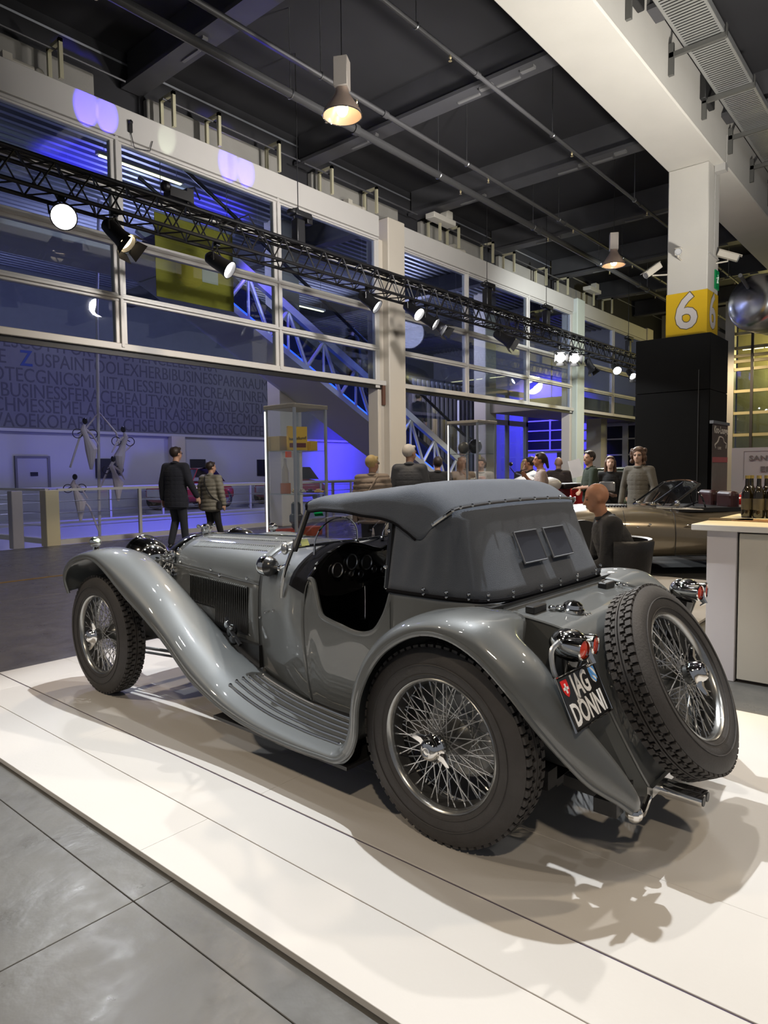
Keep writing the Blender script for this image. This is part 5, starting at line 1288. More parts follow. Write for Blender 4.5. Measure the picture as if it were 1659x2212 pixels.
def person(label, pos, H=1.72, face=0, top=None, bottom=None, shoes=None, hair=None, skin=SKIN, arms=None, legs=None, turn=0, nod=0,
           hairstyle='short', lean=0.0, sleeves=1.0, coat=0.0, bulk=1.0, quilt=None, seated=False, z=FZ, width=1.0, group=None, bag=None, scarf=None, glasses=False, hood=False):
    s = H/1.75
    t = thing('person', label, 'person', (pos[0], pos[1], z), math.radians(face), group)
    P = lambda x, y, zz: V((x*s, y*s*1.0, zz*s))
    hipz = .93 if not seated else .46
    dz = hipz-.93
    def T(x, y, zz):   # torso point leaning about the hip
        zz += dz; h = zz-hipz; return P(x+lean*h, y, zz)
    sh = [T(.0, q*.185*width, 1.40) for q in (1, -1)]
    arms = arms or [((.02, .245, 1.13), (.06, .25, .88)), ((.02, -.245, 1.13), (.06, -.25, .88))]
    legs = legs or [((.02, .10, .50), (-.01, .11, .08)), ((.03, -.10, .50), (.02, -.11, .08))]
    hips = [P(0, q*.085, hipz-.02) for q in (1, -1)]
    A = [(T(*e) if not (seated and False) else P(*e), T(*w_)) for e, w_ in arms]
    Lg = [(P(*k), P(*a)) for k, a in legs]
    neck = T(.01, 0, 1.46); headc = T(.03+.0, 0, 1.62)
    Rh = Matrix.Rotation(math.radians(turn), 3, 'Z') @ Matrix.Rotation(math.radians(nod), 3, 'Y')
    def Hd(x, y, zz): return headc+Rh @ V((x*s, y*s, zz*s))
    b = MB()
    # head: skull, face, jaw, nose, ears, brow
    b.ell(Hd(-.012, 0, .025), (.098*s, .078*s, .098*s), 16, 12, Rh); b.ell(Hd(.025, 0, -.02), (.070*s, .066*s, .090*s), 16, 12, Rh)
    b.ell(Hd(.045, 0, -.078), (.042*s, .042*s, .036*s), 12, 8, Rh); b.cap(Hd(.086, 0, .012), .010*s, Hd(.108, 0, -.026), .014*s, 8)
    for q in (1, -1):
        b.ell(Hd(-.005, q*.079, -.005), (.020*s, .009*s, .030*s), 10, 8, Rh); b.cap(Hd(.082, q*.012, .030), .010*s, Hd(.075, q*.045, .030), .010*s, 6)
        b.cap(Hd(.070, q*.035, -.035), .016*s, Hd(.05, q*.045, -.05), .018*s, 6)
    b.cap(Hd(.088, -.018, -.056), .008*s, Hd(.088, .018, -.056), .008*s, 6)
    b.cap(neck-V((0, 0, .05*s)), .060*s, Hd(-.005, 0, -.06), .052*s, 12)
    # torso
    b.ell(T(0, 0, 1.30), (.105*s, .165*s*width, .17*s), 14, 10); b.ell(T(0, 0, 1.10), (.10*s, .145*s*width, .17*s), 14, 10); b.ell(P(0, 0, hipz+.01), (.11*s, .165*s*width, .13*s), 14, 10)
    b.cap(sh[0], .055*s, sh[1], .055*s)
    for i, q in enumerate((1, -1)):
        e, w_ = A[i]; b.cap(sh[i], .050*s, e, .040*s); b.cap(e, .038*s, w_, .026*s)
        k, a = Lg[i]; b.cap(hips[i], .082*s, k, .054*s); b.cap(k, .052*s, a, .036*s); b.cap(a, .034*s, a+V((.13*s, q*.01, -.04*s)), .026*s)
        d = (w_-e).normalized(); hand(b, w_, d, V((0, -q, 0)) if abs(d.y) < .8 else V((0, 0, -1)), s)
    blob(b, 'body', skin, t, .0105*s, 3, .4)
    for q in (1, -1): MB().ell(Hd(.080, q*.030, .008), (.010*s, .012*s, .007*s), 8, 6, Rh).build('eye', EYE, t)
    # trousers
    if bottom:
        b = MB(); b.ell(P(0, 0, hipz+.0), (.128*s*bulk, .180*s*width, .13*s), 14, 10)
        for i, q in enumerate((1, -1)):
            k, a = Lg[i]; b.cap(hips[i], .098*s, k, .072*s); b.cap(k, .070*s, a+V((0, 0, .02*s)), .058*s)
        blob(b, 'trousers', bottom, t, .015*s, 3)
    if shoes:
        for i, q in enumerate((1, -1)):
            k, a = Lg[i]; b = MB().ell(a+V((.05*s, 0, -.045*s)), (.135*s, .048*s, .042*s), 14, 8).cap(a, .045*s, a+V((0, 0, -.03*s)), .046*s); blob(b, 'shoe', shoes, t, .012, 2)
    # top
    if top:
        b = MB(); k = bulk
        zb_ = .93-.06-coat*1.35; prof = [(1.39, .095, .135), (1.34, .118, .178), (1.26, .127, .190), (1.15, .124, .180), (1.04, .124, .176), (.94, .132, .186), (.80, .138, .192), (.60, .142, .198)]
        zz_ = 1.39
        while zz_ >= zb_:
            for (za_, xa_, ya_), (zc_, xc_, yc_) in zip(prof[:-1], prof[1:]):
                if za_ >= zz_ >= zc_:
                    q_ = (za_-zz_)/(za_-zc_); rx_, ry_ = xa_+(xc_-xa_)*q_, ya_+(yc_-ya_)*q_
            cc_ = T(0, 0, zz_) if zz_ > .93 else P(0, 0, zz_+dz)
            b.ell(cc_, (rx_*s*k, ry_*s*k*width, .045*s), 16, 6); zz_ -= .035
        b.cap(sh[0], .068*s*k, sh[1], .068*s*k); b.cap(T(.0, 0, 1.38), .09*s, T(.005, 0, 1.455), .068*s)
        for i in range(2):
            e, w_ = A[i]; b.cap(sh[i], .068*s*k, e, .056*s*k)
            if sleeves >= 1: b.cap(e, .056*s*k, e.lerp(w_, .96), .044*s*k)
            elif sleeves > .5: b.cap(e, .056*s*k, e.lerp(w_, (sleeves-.5)*2), .048*s*k)
        o = blob(b, 'jacket' if bulk > 1.02 or coat else 'top', top, t, .014*s, 7)
        if quilt:
            for v in o.data.vertices: 
                n_ = v.normal; v.co += n_*(.012*abs(math.sin(v.co.z*quilt+ v.co.y*2))-.004)
        b = MB().tube([T(.005, 0, 1.46)+V((.068*s*math.cos(a), .070*s*math.sin(a), .012*math.cos(a)*-1)) for a in [2*PI*i/18 for i in range(18)]], (.018 if bulk > 1.02 else .012)*s, 8, closed=True)
        b.build('collar', scarf or top, t)
    # hair
    if hair:
        b = MB(); b.ell(Hd(-.026, 0, .036), (.098*s, .089*s, .100*s), 16, 12, Rh)
        b.cap(Hd(.045, -.04, .092), .026*s, Hd(.045, .04, .092), .026*s, 8)
        if hairstyle == 'bob': b.cap(Hd(-.05, .055, .0), .05*s, Hd(-.05, .06, -.08), .04*s); b.cap(Hd(-.05, -.055, .0), .05*s, Hd(-.05, -.06, -.08), .04*s); b.cap(Hd(-.07, 0, 0), .07*s, Hd(-.07, 0, -.08), .06*s)
        if hairstyle == 'long':
            for q in (-1, 0, 1): b.cap(Hd(-.055, q*.05, .0), .055*s, Hd(-.085, q*.06, -.22), .04*s)
            for q in (-1, 1): b.cap(Hd(.0, q*.078, .02), .026*s, Hd(-.01, q*.085, -.16), .03*s)
        if hairstyle == 'bun': b.ell(Hd(-.13, 0, .02), .045*s)
        if hairstyle == 'tail': b.cap(Hd(-.10, 0, .03), .04*s, Hd(-.14, 0, -.12), .022*s)
        if hairstyle == 'curly':
            b.ell(Hd(-.03, 0, .05), (.11*s, .10*s, .10*s), 14, 10)
            r_ = random.Random(5)
            for _ in range(26): a = r_.uniform(1.2, 5.1); zz = r_.uniform(-.13, .10); b.ell(Hd(math.cos(a)*.085-.02, math.sin(a)*.095, zz), r_.uniform(.028, .042)*s, 8, 6)
        blob(b, 'hair', hair, t, .010*s, 2)
    if glasses:
        b = MB()
        for q in (1, -1): b.tube([Hd(.092, q*.030+.018*math.cos(a), .010+.014*math.sin(a)) for a in [2*PI*i/12 for i in range(12)]], .003, 4, closed=True).cyl(Hd(.088, q*.05, .012), Hd(.0, q*.082, .012), .003, n=4)
        b.build('glasses', BLACK, t)
    if bag:
        mm, side = bag
        MB().tube(cr([T(-.02, -side*.12, 1.47), T(.13*bulk, -side*.02, 1.30), T(.12, side*.15, 1.0), T(0, side*.23, .92)], 5), .011, 6).build('bag_strap', mm, t)
        MB().tube(cr([T(-.04, -side*.10, 1.47), T(-.135*bulk, -side*.02, 1.30), T(-.13*bulk, side*.12, 1.05), T(-.02, side*.23, .92)], 5), .011, 6).build('bag_strap', mm, t)
        bevel(MB().obox(T(0, side*.245, .86), (.22*s, .07*s, .17*s)).build('bag', mm, t, smooth=0), .02, 2)
    return t
def clothm(n, c, r=.85, **k): return mat(n, c, r, 0, 0, .12, 12, .25, 60, sheen=.1, **k)
NAVY = clothm('navy_wool', (.010, .012, .022)); JEANS = clothm('dark_denim', (.02, .024, .034)); BLK = clothm('black_cloth', (.010, .010, .012))
QOL = clothm('olive_quilt', (.19, .18, .145), .6); QBR = clothm('taupe_quilt', (.25, .20, .165), .55); GREYJ = clothm('slate_jacket', (.055, .060, .075), .6)
BEIGE = clothm('beige_knit', (.36, .28, .25)); GRN = clothm('dark_green_cotton', (.022, .035, .020)); GREYC = clothm('grey_brown_wool', (.13, .12, .10))
HB = clothm('hair_dark_brown', (.022, .012, .008), .5); HBL = clothm('hair_blond', (.50, .38, .17), .5); HW = clothm('hair_white', (.62, .58, .54), .5); HBR = clothm('hair_brown', (.09, .045, .025), .5)
SHOE = mat('shoe_black', (.012, .012, .012), .4)
# the couple walking beyond the facade, facing right and away
person('tall man in a long black coat and jeans holding hands with the short-haired woman', (7.0, 10.9), 1.87, 22, NAVY, JEANS, SHOE, HB, arms=[((-.02, .26, 1.12), (.0, .27, .86)), ((.0, -.27, 1.14), (.12, -.33, .90))],
       legs=[((.10, .09, .50), (-.04, .10, .10)), ((.06, -.09, .50), (.10, -.10, .08))], coat=.13, bulk=1.17, turn=-18, glasses=True)
person('short dark-haired woman in an olive quilted jacket walking beside the tall man', (7.62, 10.72), 1.60, 18, QOL, BLK, SHOE, HB, arms=[((-.02, .26, 1.12), (.0, .28, .9)), ((-.02, -.27, 1.12), (.03, -.29, .88))],
       legs=[((.10, .09, .50), (-.14, .10, .12)), ((.10, -.09, .50), (.24, -.10, .08))], coat=.10, bulk=1.22, quilt=42, turn=-25, bag=(BLK, -1))
# two from behind near the tall column
person('blonde woman in a taupe quilted jacket, left of the white-haired man', (6.78, 5.96), 1.60, 30, QBR, BLK, SHOE, HBL, hairstyle='short', bulk=1.22, coat=.08, quilt=46, turn=-35, scarf=QBR, glasses=True, bag=(QBR, 1))
person('white-haired man in a dark slate jacket seen from behind beside the tall column', (7.78, 6.12), 1.77, 28, GREYJ, BLK, SHOE, HW, bulk=1.12, turn=-40)
# behind the right glass case
person('person with long brown hair in a brown coat, seen through the right glass case', (9.9, 6.62), 1.62, 60, clothm('brown_coat', (.16, .11, .07)), BLK, SHOE, HBR, hairstyle='long', bulk=1.15, coat=.1)
person('dark-haired woman in a white blouse bending behind the right glass case', (10.8, 6.8), 1.62, 205, clothm('white_blouse', (.5, .48, .46)), BLK, SHOE, HB, hairstyle='bob', lean=.12, nod=20)
person('person in black standing left of the right glass case, seen from behind', (9.35, 6.75), 1.62, 40, BLK, BLK, SHOE, HB, bulk=1.2, coat=.1)
# group on the right
HAND_FACE = [((.16, .24, 1.16), (.13, .10, 1.48)), ((.16, -.24, 1.16), (.13, -.10, 1.48))]
person('smiling woman in black holding both hands up to her face', (12.9, 7.05), 1.60, 222, BLK, BLK, SHOE, HBL, skin=SKIN_P, hairstyle='long', arms=HAND_FACE, bulk=1.1)
person('woman with dark tied hair in a beige knitted top turned to the left', (9.85, 5.10), 1.65, 125, BEIGE, BLK, SHOE, HB, skin=SKIN_T, hairstyle='tail', sleeves=.8, arms=[((.02, .24, 1.12), (.22, .10, 1.10)), ((.06, -.25, 1.14), (.26, -.02, 1.36))])
person('person with face turned away, close behind the woman in beige', (11.3, 6.05), 1.62, 100, BLK, BLK, SHOE, HB, skin=SKIN_T)
person('bald man in a dark grey jacket seen from behind beyond the white motorcycle', (12.4, 6.05), 1.62, 30, clothm('grey_brown_jacket', (.06, .05, .05)), BLK, SHOE, None, skin=SKIN_P, bulk=1.12)
person('man in a dark green T-shirt with folded arms', (10.62, 4.62), 1.68, 130, GRN, BLK, SHOE, HB, sleeves=.0, arms=[((.06, .26, 1.14), (.20, -.02, 1.12)), ((.04, -.26, 1.14), (.20, .06, 1.06))], turn=25, bulk=1.05)
wo = person('woman in a black dress holding a silver handbag between the men', (11.32, 4.58), 1.60, 205, BLK, BLK, SHOE, HBR, skin=SKIN_P, hairstyle='long', sleeves=.8, arms=[((.02, .25, 1.13), (.10, .30, .93)), ((.02, -.24, 1.13), (.20, -.02, 1.05))])
t = bevel(MB().box(-.13, .13, -.05, .05, -.09, .09).build('handbag', mat('silver_leather', (.6, .57, .55), .25, .7), smooth=0), .03, 3); t.location = (11.05, 4.52, 1.05); t.rotation_euler.z = 1.9
tag(t, 'shiny silver handbag held by the woman in black', 'handbag')
person('woman with curly brown hair and glasses in a long grey-brown coat by the black box', (10.35, 3.74), 1.70, 172, GREYC, BLK, SHOE, HBR, skin=SKIN_P, hairstyle='curly', bulk=1.03, coat=.12, arms=[((.02, .27, 1.12), (.20, .22, .90)), ((-.02, -.27, 1.12), (.06, -.27, .88))], glasses=True, turn=15)
# people riding the escalator
person('dark silhouette of a person riding high on the escalator', (13.1, 12.2), 1.75, 0, BLK, BLK, SHOE, HB, z=ez(13.1)+.80, bulk=1.15, group=None)
person('dark silhouette of a second person riding the escalator just below the first', (13.9, 12.3), 1.70, 0, BLK, BLK, SHOE, HBR, z=ez(13.9)+.80, bulk=1.1)
person('dark-clad person lower down on the escalator', (16.0, 12.25), 1.70, 0, BLK, BLK, SHOE, HB, z=ez(16.0)+.80, bulk=1.1)
# seated bald man in the tub chair
seat = person('bald man in a black jacket seated in the black tub chair, facing left', (6.20, 2.36), 1.92, 122, BLK, BLK, SHOE, None, skin=SKIN_T, seated=True, lean=.30, bulk=1.34, z=-.17, width=1.12,
       arms=[((.14, .26, 1.08), (.40, .16, 1.02)), ((.14, -.26, 1.08), (.40, -.12, 1.02))], legs=[((.46, .14, .48), (.44, .14, .10)), ((.46, -.14, .48), (.42, -.14, .10))], nod=14, turn=0)
tc = thing('tub_chair', 'black leather tub chair holding the bald seated man', 'chair', (6.12, 2.44, -.0), math.radians(122))
def arc(r, z, a0=100, a1=-100, n=24, th=0): return [V(((r)*-math.cos(math.radians(a0+(a1-a0)*i/n))*1.0, r*math.sin(math.radians(a0+(a1-a0)*i/n)), z)) for i in range(n+1)]
g = []
for r, z in ((.27, .06), (.31, .30), (.345, .62), (.355, .70), (.335, .725), (.30, .715), (.285, .62), (.27, .40)): g.append(arc(r, z))
MB().grid(g).build('shell', LEATHER, tc, smooth=50)
bevel(MB().lathe([(.001, .30), (.27, .30), (.29, .34), (.28, .40), (.001, .42)], (0, 0, 0), n=32).build('cushion', LEATHER, tc), .01, 2)
MB().lathe([(.26, .0), (.27, .06), (.001, .065)], (0, 0, 0), n=32).build('plinth', BLACK, tc)
# ================================================================ GLASS CASES
WHITE_E = mat('lit_strip', (1, 1, 1), .5, emit=(1, .98, .92), estr=1.6)
def glass_case(label, x, y, sz, H, shelves):
    t = thing('display_case', label, 'display case', (x, y, FZ)); h = sz/2
    bevel(MB().box(-h, h, -h, h, 0, .10).build('base', STEEL, t, smooth=0), .005, 1)
    bevel(MB().box(-h-.02, h+.02, -h-.02, h+.02, H-.04, H).build('lid', mat('case_grey', (.30, .29, .27), .45), t, smooth=0), .004, 1)
    for sx in (-1, 1):
        for sy in (-1, 1): MB().box(sx*h-.012, sx*h+.012, sy*h-.012, sy*h+.012, .1, H-.04).build('post', STEEL, t, smooth=0)
    MB().box(-h-.020, -h-.0125, h-.004, h+.006, .12, H-.06).build('light_strip', WHITE_E, t, smooth=0)
    for a, b_, c, d in ((-h, -h+.006, -h, h), (h-.006, h, -h, h), (-h, h, -h, -h+.006), (-h, h, h-.006, h)): MB().box(a, b_, c, d, .1, H-.04).build('glass_pane', GLASSC, t, smooth=0)
    for z in shelves: MB().box(-h+.01, h-.01, -h+.01, h-.01, z, z+.008).build('shelf', mat('shelf_glass', (.62, .68, .66), .1, 0, 0, trans=0.0) if False else glass('shelf_glass2', (.75, .82, .80), .25), t, smooth=0)
    return t
c1x, c1y = 4.82, 5.28
glass_case('tall lit glass display case left of the roadster windscreen', c1x, c1y, .43, 2.07, (.72, 1.16, 1.60))
c2x, c2y = 8.66, 5.62
glass_case('tall glass display case further back, above the roadster hood', c2x, c2y, .50, 2.11, (1.20, 1.62))
def item(name, mb, m, label, cat, loc, rz=0, bev=.003, smooth=30, group=None):
    o = mb.build(name, m, smooth=smooth); o.location = loc; o.rotation_euler.z = rz
    if bev: bevel(o, bev, 1)
    return tag(o, label, cat, group)
ty = mat('tin_yellow', (.85, .55, .05), .4); 
o = item('paper_bag', MB().box(-.10, .10, -.03, .03, 0, .24).box(-.102, -.06, -.031, .031, .24, .246), ty, 'yellow shopping bag with dark lettering on the top shelf of the left glass case', 'bag', (c1x-.08, c1y-.10, FZ+1.608), -.5)
MB().box(-.085, .085, -.0325, -.031, .03, .075).build('dark_band', mat('maroon', (.15, .02, .02), .5), o, smooth=0)
text('lettering', 'Isabellund', .045, BLACK, o, axes((-.09, -.034, .10), (1, 0, .08), (0, 0, 1)), .0005)
item('cardboard_box', MB().box(-.10, .10, -.06, .06, 0, .15), mat('tan_card', (.50, .38, .16), .7), 'tan cardboard box at the left on the top shelf of the left glass case', 'box', (c1x-.12, c1y+.14, FZ+1.608), 1.5)
item('cardboard_box', MB().box(-.05, .05, -.05, .05, 0, .10), ty, 'small yellow box at the right on the top shelf of the left glass case', 'box', (c1x+.13, c1y-.08, FZ+1.608))
o = item('bottle', MB().lathe([(.001, 0), (.035, 0), (.036, .005), (.036, .12), (.02, .17), (.014, .19), (.014, .25), (.001, .252)], (0, 0, 0), n=20), mat('clear_bottle', (.45, .42, .40), .1, 0, .5), 'clear bottle standing on the middle shelf of the left glass case', 'bottle', (c1x-.14, c1y+.02, FZ+1.168+.11), 0, 0)
item('tin', MB().box(-.05, .05, -.035, .035, 0, .11), mat('rust_tin', (.42, .12, .03), .4), 'orange-brown tin under the clear bottle in the left glass case', 'tin', (c1x-.14, c1y+.02, FZ+1.168), -.6)
item('price_tag', MB().box(-.03, .03, -.002, .002, -.06, 0), mat('tag_red', (.8, .15, .1), .5), 'small red tag hanging under the top shelf of the left glass case', 'tag', (c1x-.2, c1y-.1, FZ+1.598), -.8, 0)
for k in range(5):
    item('model_car', MB().box(-.05, .05, -.02, .02, .008, .028).box(-.02, .03, -.018, .018, .028, .045), mat('model_%d' % k, ((.5, .05, .03), (.6, .5, .3), (.5, .5, .5), (.05, .05, .06), (.6, .4, .1))[k], .3, 0, 1), ('red', 'beige', 'silver', 'black', 'mustard')[k]+' model car on the middle shelf of the left glass case', 'model car', (c1x-.02+.04*k, c1y+.14-.08*k, FZ+1.168), .6*k, .006)
o = item('toy_box', MB().box(-.12, .12, -.07, .07, 0, .06).box(-.10, .10, -.05, .05, .06, .075), mat('toy_red', (.6, .06, .02), .4), 'red toy box at the left on the low shelf of the left glass case', 'toy', (c1x-.10, c1y+.08, FZ+.728), -.3)
item('toy_box', MB().box(-.10, .10, -.07, .07, 0, .09), mat('toy_orange', (.65, .10, .02), .4), 'larger red-orange toy box seen through the windscreen in the left glass case', 'toy', (c1x+.12, c1y-.08, FZ+.728), .2)
item('dish', MB().lathe([(.001, .0), (.06, .002), (.10, .02), (.098, .024), (.05, .008), (.001, .006)], (0, 0, 0), n=24), mat('cream_dish', (.7, .6, .35), .3), 'cream oval dish in front of the red toy boxes', 'dish', (c1x-.15, c1y-.14, FZ+.728), 0, 0)
item('toy_figure', MB().box(-.05, .05, -.04, .04, 0, .28).box(-.08, .08, -.05, .05, .06, .16), mat('navy_toy', (.03, .04, .07), .3), 'dark toy engine below the middle shelf of the left glass case', 'toy', (c1x-.02, c1y, FZ+.80), .4, .02)
# case 2
b = MB().ell((0, 0, .11), (.12, .10, .11), 16, 12); item('helmet', b, BLACKG, 'black crash helmet on the shelf of the right glass case', 'helmet', (c2x+.05, c2y-.02, FZ+1.628), 0, 0)
item('helmet', MB().ell((0, 0, .09), (.09, .08, .09), 14, 10), mat('helmet_grey', (.10, .10, .10), .4), 'small grey cap left of the black helmet in the right glass case', 'helmet', (c2x-.14, c2y+.06, FZ+1.628), 0, 0)
item('price_tag', MB().box(-.03, .03, -.002, .002, -.07, 0), mat('tag_cream', (.75, .75, .5), .5), 'cream paper tag under the shelf of the right glass case', 'tag', (c2x-.2, c2y-.26, FZ+1.61), 0, 0)
for k in range(4):
    item('model_car', MB().box(-.07, .07, -.03, .03, .01, .035).box(-.03, .04, -.025, .025, .035, .06), mat('modelb_%d' % k, ((.7, .7, .7), (.5, .05, .05), (.6, .5, .4), (.1, .1, .1))[k], .3, 0, 1), ('white', 'red', 'beige', 'black')[k]+' model car on the low shelf of the right glass case', 'model car', (c2x-.17+.11*k, c2y-.12+.06*k, FZ+1.208), .5*k, .006)

# ================================================================ BROWN SPORTS CAR
def superloft(st, nx, npts=24, exn=2.6):
    """stations: x, halfwidth, z_bottom, z_top ; closed rounded sections"""
    cols = cr([V((s[0], s[1], 0)) for s in st], nx); c2 = cr([V((s[0], s[2], s[3])) for s in st], nx); G = []
    for a, b in zip(cols, c2):
        row = []; zc = b.y*.55+b.z*.45 ; hb = zc-b.y; ht = b.z-zc
        for k in range(npts):
            t = 2*PI*k/npts; c, s_ = math.cos(t), math.sin(t)
            yy = a.y*math.copysign(abs(c)**(2/exn), c); zz = (ht if s_ > 0 else hb)*math.copysign(abs(s_)**(2/exn), s_)
            row.append(V((a.x, yy, zc+zz)))
        G.append(row)
    return G
def road_wheel(par, x, y, r, m=CHROME, w_=.17, tyre_m=RUBBER):
    w0 = bpy.data.objects.new('wheel', None); COL.objects.link(w0); w0.parent = par; w0.location = (x, y, r); s = 1 if y > 0 else -1
    MB().lathe([(r*.66, -w_*.45), (r*.85, -w_*.52), (r*.97, -w_*.42), (r, 0), (r*.97, w_*.42), (r*.85, w_*.52), (r*.66, w_*.45)], (0, 0, 0), (0, 1, 0), 32, closed=True).build('tyre', tyre_m, w0)
    MB().lathe([(.001, s*w_*.25), (r*.16, s*w_*.30), (r*.2, s*w_*.1), (r*.6, s*w_*.2), (r*.66, s*w_*.48), (r*.68, s*w_*.40)], (0, 0, 0), (0, 1, 0), 32).build('hub_cap', m, w0)
ec = thing('sports_car', 'low golden-brown open sports car behind the seated bald man', 'car', (10.24, 2.26, -.01), math.atan2(.764, -.645))
EPAINT = mat('golden_brown_paint', (.215, .18, .125), .28, .45, 1.0)
ST_ = [(-1.0, .22, .46, .56), (-.9, .45, .38, .66), (-.6, .68, .28, .78), (-.2, .78, .24, .85), (.3, .81, .21, .84), (.9, .815, .20, .82), (1.2, .815, .20, .85), (1.7, .81, .20, .885), (2.2, .79, .22, .885), (2.7, .75, .27, .82), (3.1, .66, .34, .72), (3.35, .50, .40, .62), (3.5, .22, .45, .54)]
G = superloft(ST_, 5, 36, 2.9); MB().grid(G, wrapv=True).build('body', EPAINT, ec, smooth=60)
MB().prism([(.28, -.52, .80), (1.12, -.52, .80), (1.12, .52, .80), (.28, .52, .80)], (0, 0, .055)).build('cockpit_opening', BLACK, ec, smooth=0)
MAR = mat('maroon_leather', (.035, .008, .008), .4)
for sy in (1, -1):
    s = thing('seat', None, None); s.parent = ec
    bevel(MB().box(.30, .44, sy*.27-.20, sy*.27+.20, .55, 1.06).box(.35, .80, sy*.27-.2, sy*.27+.2, .5, .62).build('backrest', MAR, s, smooth=0), .06, 4)
wsf = [(1.30, .60, .85), (1.25, .30, .88), (1.24, 0, .89), (1.25, -.30, .88), (1.30, -.60, .85)]; wst = [(.88, .56, 1.16), (.84, .30, 1.19), (.83, 0, 1.20), (.84, -.30, 1.19), (.88, -.56, 1.16)]
t = thing('windscreen', None, None); t.parent = ec
MB().grid([cr(wsf, 3), cr(wst, 3)]).build('glass_pane', GLASSW, t)
MB().tube(cr(wsf, 4), .012, 6).tube(cr(wst, 4), .014, 6).tube([wsf[0], wst[0]], .018, 8).tube([wsf[-1], wst[-1]], .018, 8).tube([(1.30, .45, .87), (1.12, .20, 1.0)], .007, 5).tube([(1.31, .1, .89), (1.10, -.15, 1.03)], .007, 5).tube([(.85, 0, 1.18), (1.25, 0, .9)], .006, 5).build('frame', CHROME, t)
MB().tube([(1.45, .62, .875), (1.2, .70, .86), (.9, .72, .85)], .014, 8).build('chrome_trim', CHROME, ec)
MB().ell((1.18, .60, .92), (.03, .07, .04)).build('door_mirror', CHROME, ec)
for y in (.30, -.2): MB().ell((1.36, y, .90), (.05, .05, .02)).build('wiper_base', CHROME, ec)
b = MB()
for i in range(14): b.box(1.75+i*.038, 1.765+i*.038, .32, .42, .868+.0*i, .892)
b.build('bonnet_louvres', BLACK, ec, smooth=0)
sw = MB(); cw = V((.78, .30, .92)); 
sw.tube([cw+V((.06*math.sin(a), .18*math.cos(a), .17*math.sin(a))) for a in [2*PI*i/24 for i in range(24)]], .011, 6, closed=True).cyl(cw, cw+V((.3, 0, -.12)), .015); sw.build('steering_wheel', BLACKG, ec)
def on_side(x, z, G=G):  # y of the body side
    return .80
for x in (1.28, .26):
    MB().tube([(x, .62, .845), (x, .745, .80), (x, .80, .70), (x, .818, .55), (x, .818, .40), (x-.0, .80, .28)], .004, 5).build('panel_seam', BLACK, ec)
MB().tube([(1.28, .80, .28), (.26, .80, .28)], .004, 5).tube([(1.9, .70, .84), (1.9, .79, .70), (1.9, .80, .5), (1.9, .79, .30)], .004, 5).build('panel_seam', BLACK, ec)
MB().ell((1.12, .822, .66), (.05, .012, .008)).ell((1.6, .812, .67), (.02, .01, .01)).ell((1.75, .81, .64), (.015, .01, .01)).build('door_handle', CHROME, ec)
for x, r in ((0, .33), (2.44, .33)):
    for y in (.66, -.66): road_wheel(ec, x, y, r, CHROME, .17)
    MB().lathe([(.001, .0), (.37, 0), (.375, -.02)], (x, .80, .36), (0, 1, 0), 32).build('wheel_arch', BLACK, ec)
for sy in (1, -1): MB().ell((3.2, sy*.46, .60), (.12, .09, .08), 14, 10).build('headlamp', CHROME, ec)
MB().tube([(3.3, .50, .50), (3.5, .25, .47), (3.53, 0, .46), (3.5, -.25, .47), (3.3, -.50, .50)], .025, 8).build('bumper', CHROME, ec)

# ================================================================ OTHER VEHICLES
def saloon(label, loc, rz, m, kind='classic', L=4.2, name='car'):
    t = thing(name, label, 'car', loc, rz); k = L/4.2
    st = [(-.75*k, .40, .35, .70), (-.6*k, .66, .25, .82), (0, .78, .2, .92), (.8*k, .80, .2, .95), (1.6*k, .80, .2, .95), (2.3*k, .74, .2, .92), (2.9*k, .66, .24, .82), (3.1*k, .45, .3, .68), (3.15*k, .2, .4, .55)]
    MB().grid(superloft(st, 3, 24, 3), wrapv=True).build('body', m, t, smooth=60)
    cabin = [[(1.75*k, y*.66, .92), (1.35*k, y*.56, 1.36), (.4*k, y*.56, 1.38), (-.15*k, y*.62, .92)] for y in (1, .9, 0, -.9, -1)]
    MB().grid(cabin).grid([[c for c in cabin[0]], [(V(c)+V((0, -.02, 0))) for c in cabin[0]]]).build('glass_pane', mat('car_glass', (.10, .14, .15), .08, 0, 1), t)
    MB().grid([[(1.36*k, y, 1.355), (1.0*k, y, 1.41), (.5*k, y, 1.41), (.38*k, y, 1.37)] for y in (-.57, -.3, 0, .3, .57)]).build('roof', m, t)
    MB().tube([(1.76*k, .66, .92), (1.36*k, .56, 1.36), (1.36*k, -.56, 1.36), (1.76*k, -.66, .92)], .02, 6, closed=True).build('screen_frame', m, t)
    for sy in (1, -1):
        h = MB().lathe([(.001, .03), (.08, .02), (.10, .0), (.105, -.03), (.06, -.12)], (3.08*k, sy*.56, .72), (1, 0, 0), 20).build('headlamp', CHROME, t)
    MB().box(3.08*k, 3.16*k, -.35, .35, .45, .70).build('grille', CHROME, t, smooth=0); MB().box(3.18*k, 3.24*k, -.72, .72, .36, .44).build('bumper', CHROME, t, smooth=0)
    for x in (0, 2.45*k):
        for y in (.68, -.68): road_wheel(t, x, y, .31)
    return t
saloon('dark green classic saloon behind the group of visitors', (16.2, 6.55, FZ), math.radians(205), mat('dark_green_paint', (.03, .06, .03), .25, .2, 1))
saloon('small red car on the far gallery podium, left of the walking man', (14.6, 20.5, FZ+.142), math.radians(184), mat('red_paint', (.45, .02, .03), .3, 0, 1), L=3.2)
saloon('small red car on the far gallery podium, right of the walking couple', (19.2, 20.5, FZ+.142), math.radians(184), MATS['red_paint'], L=3.2)
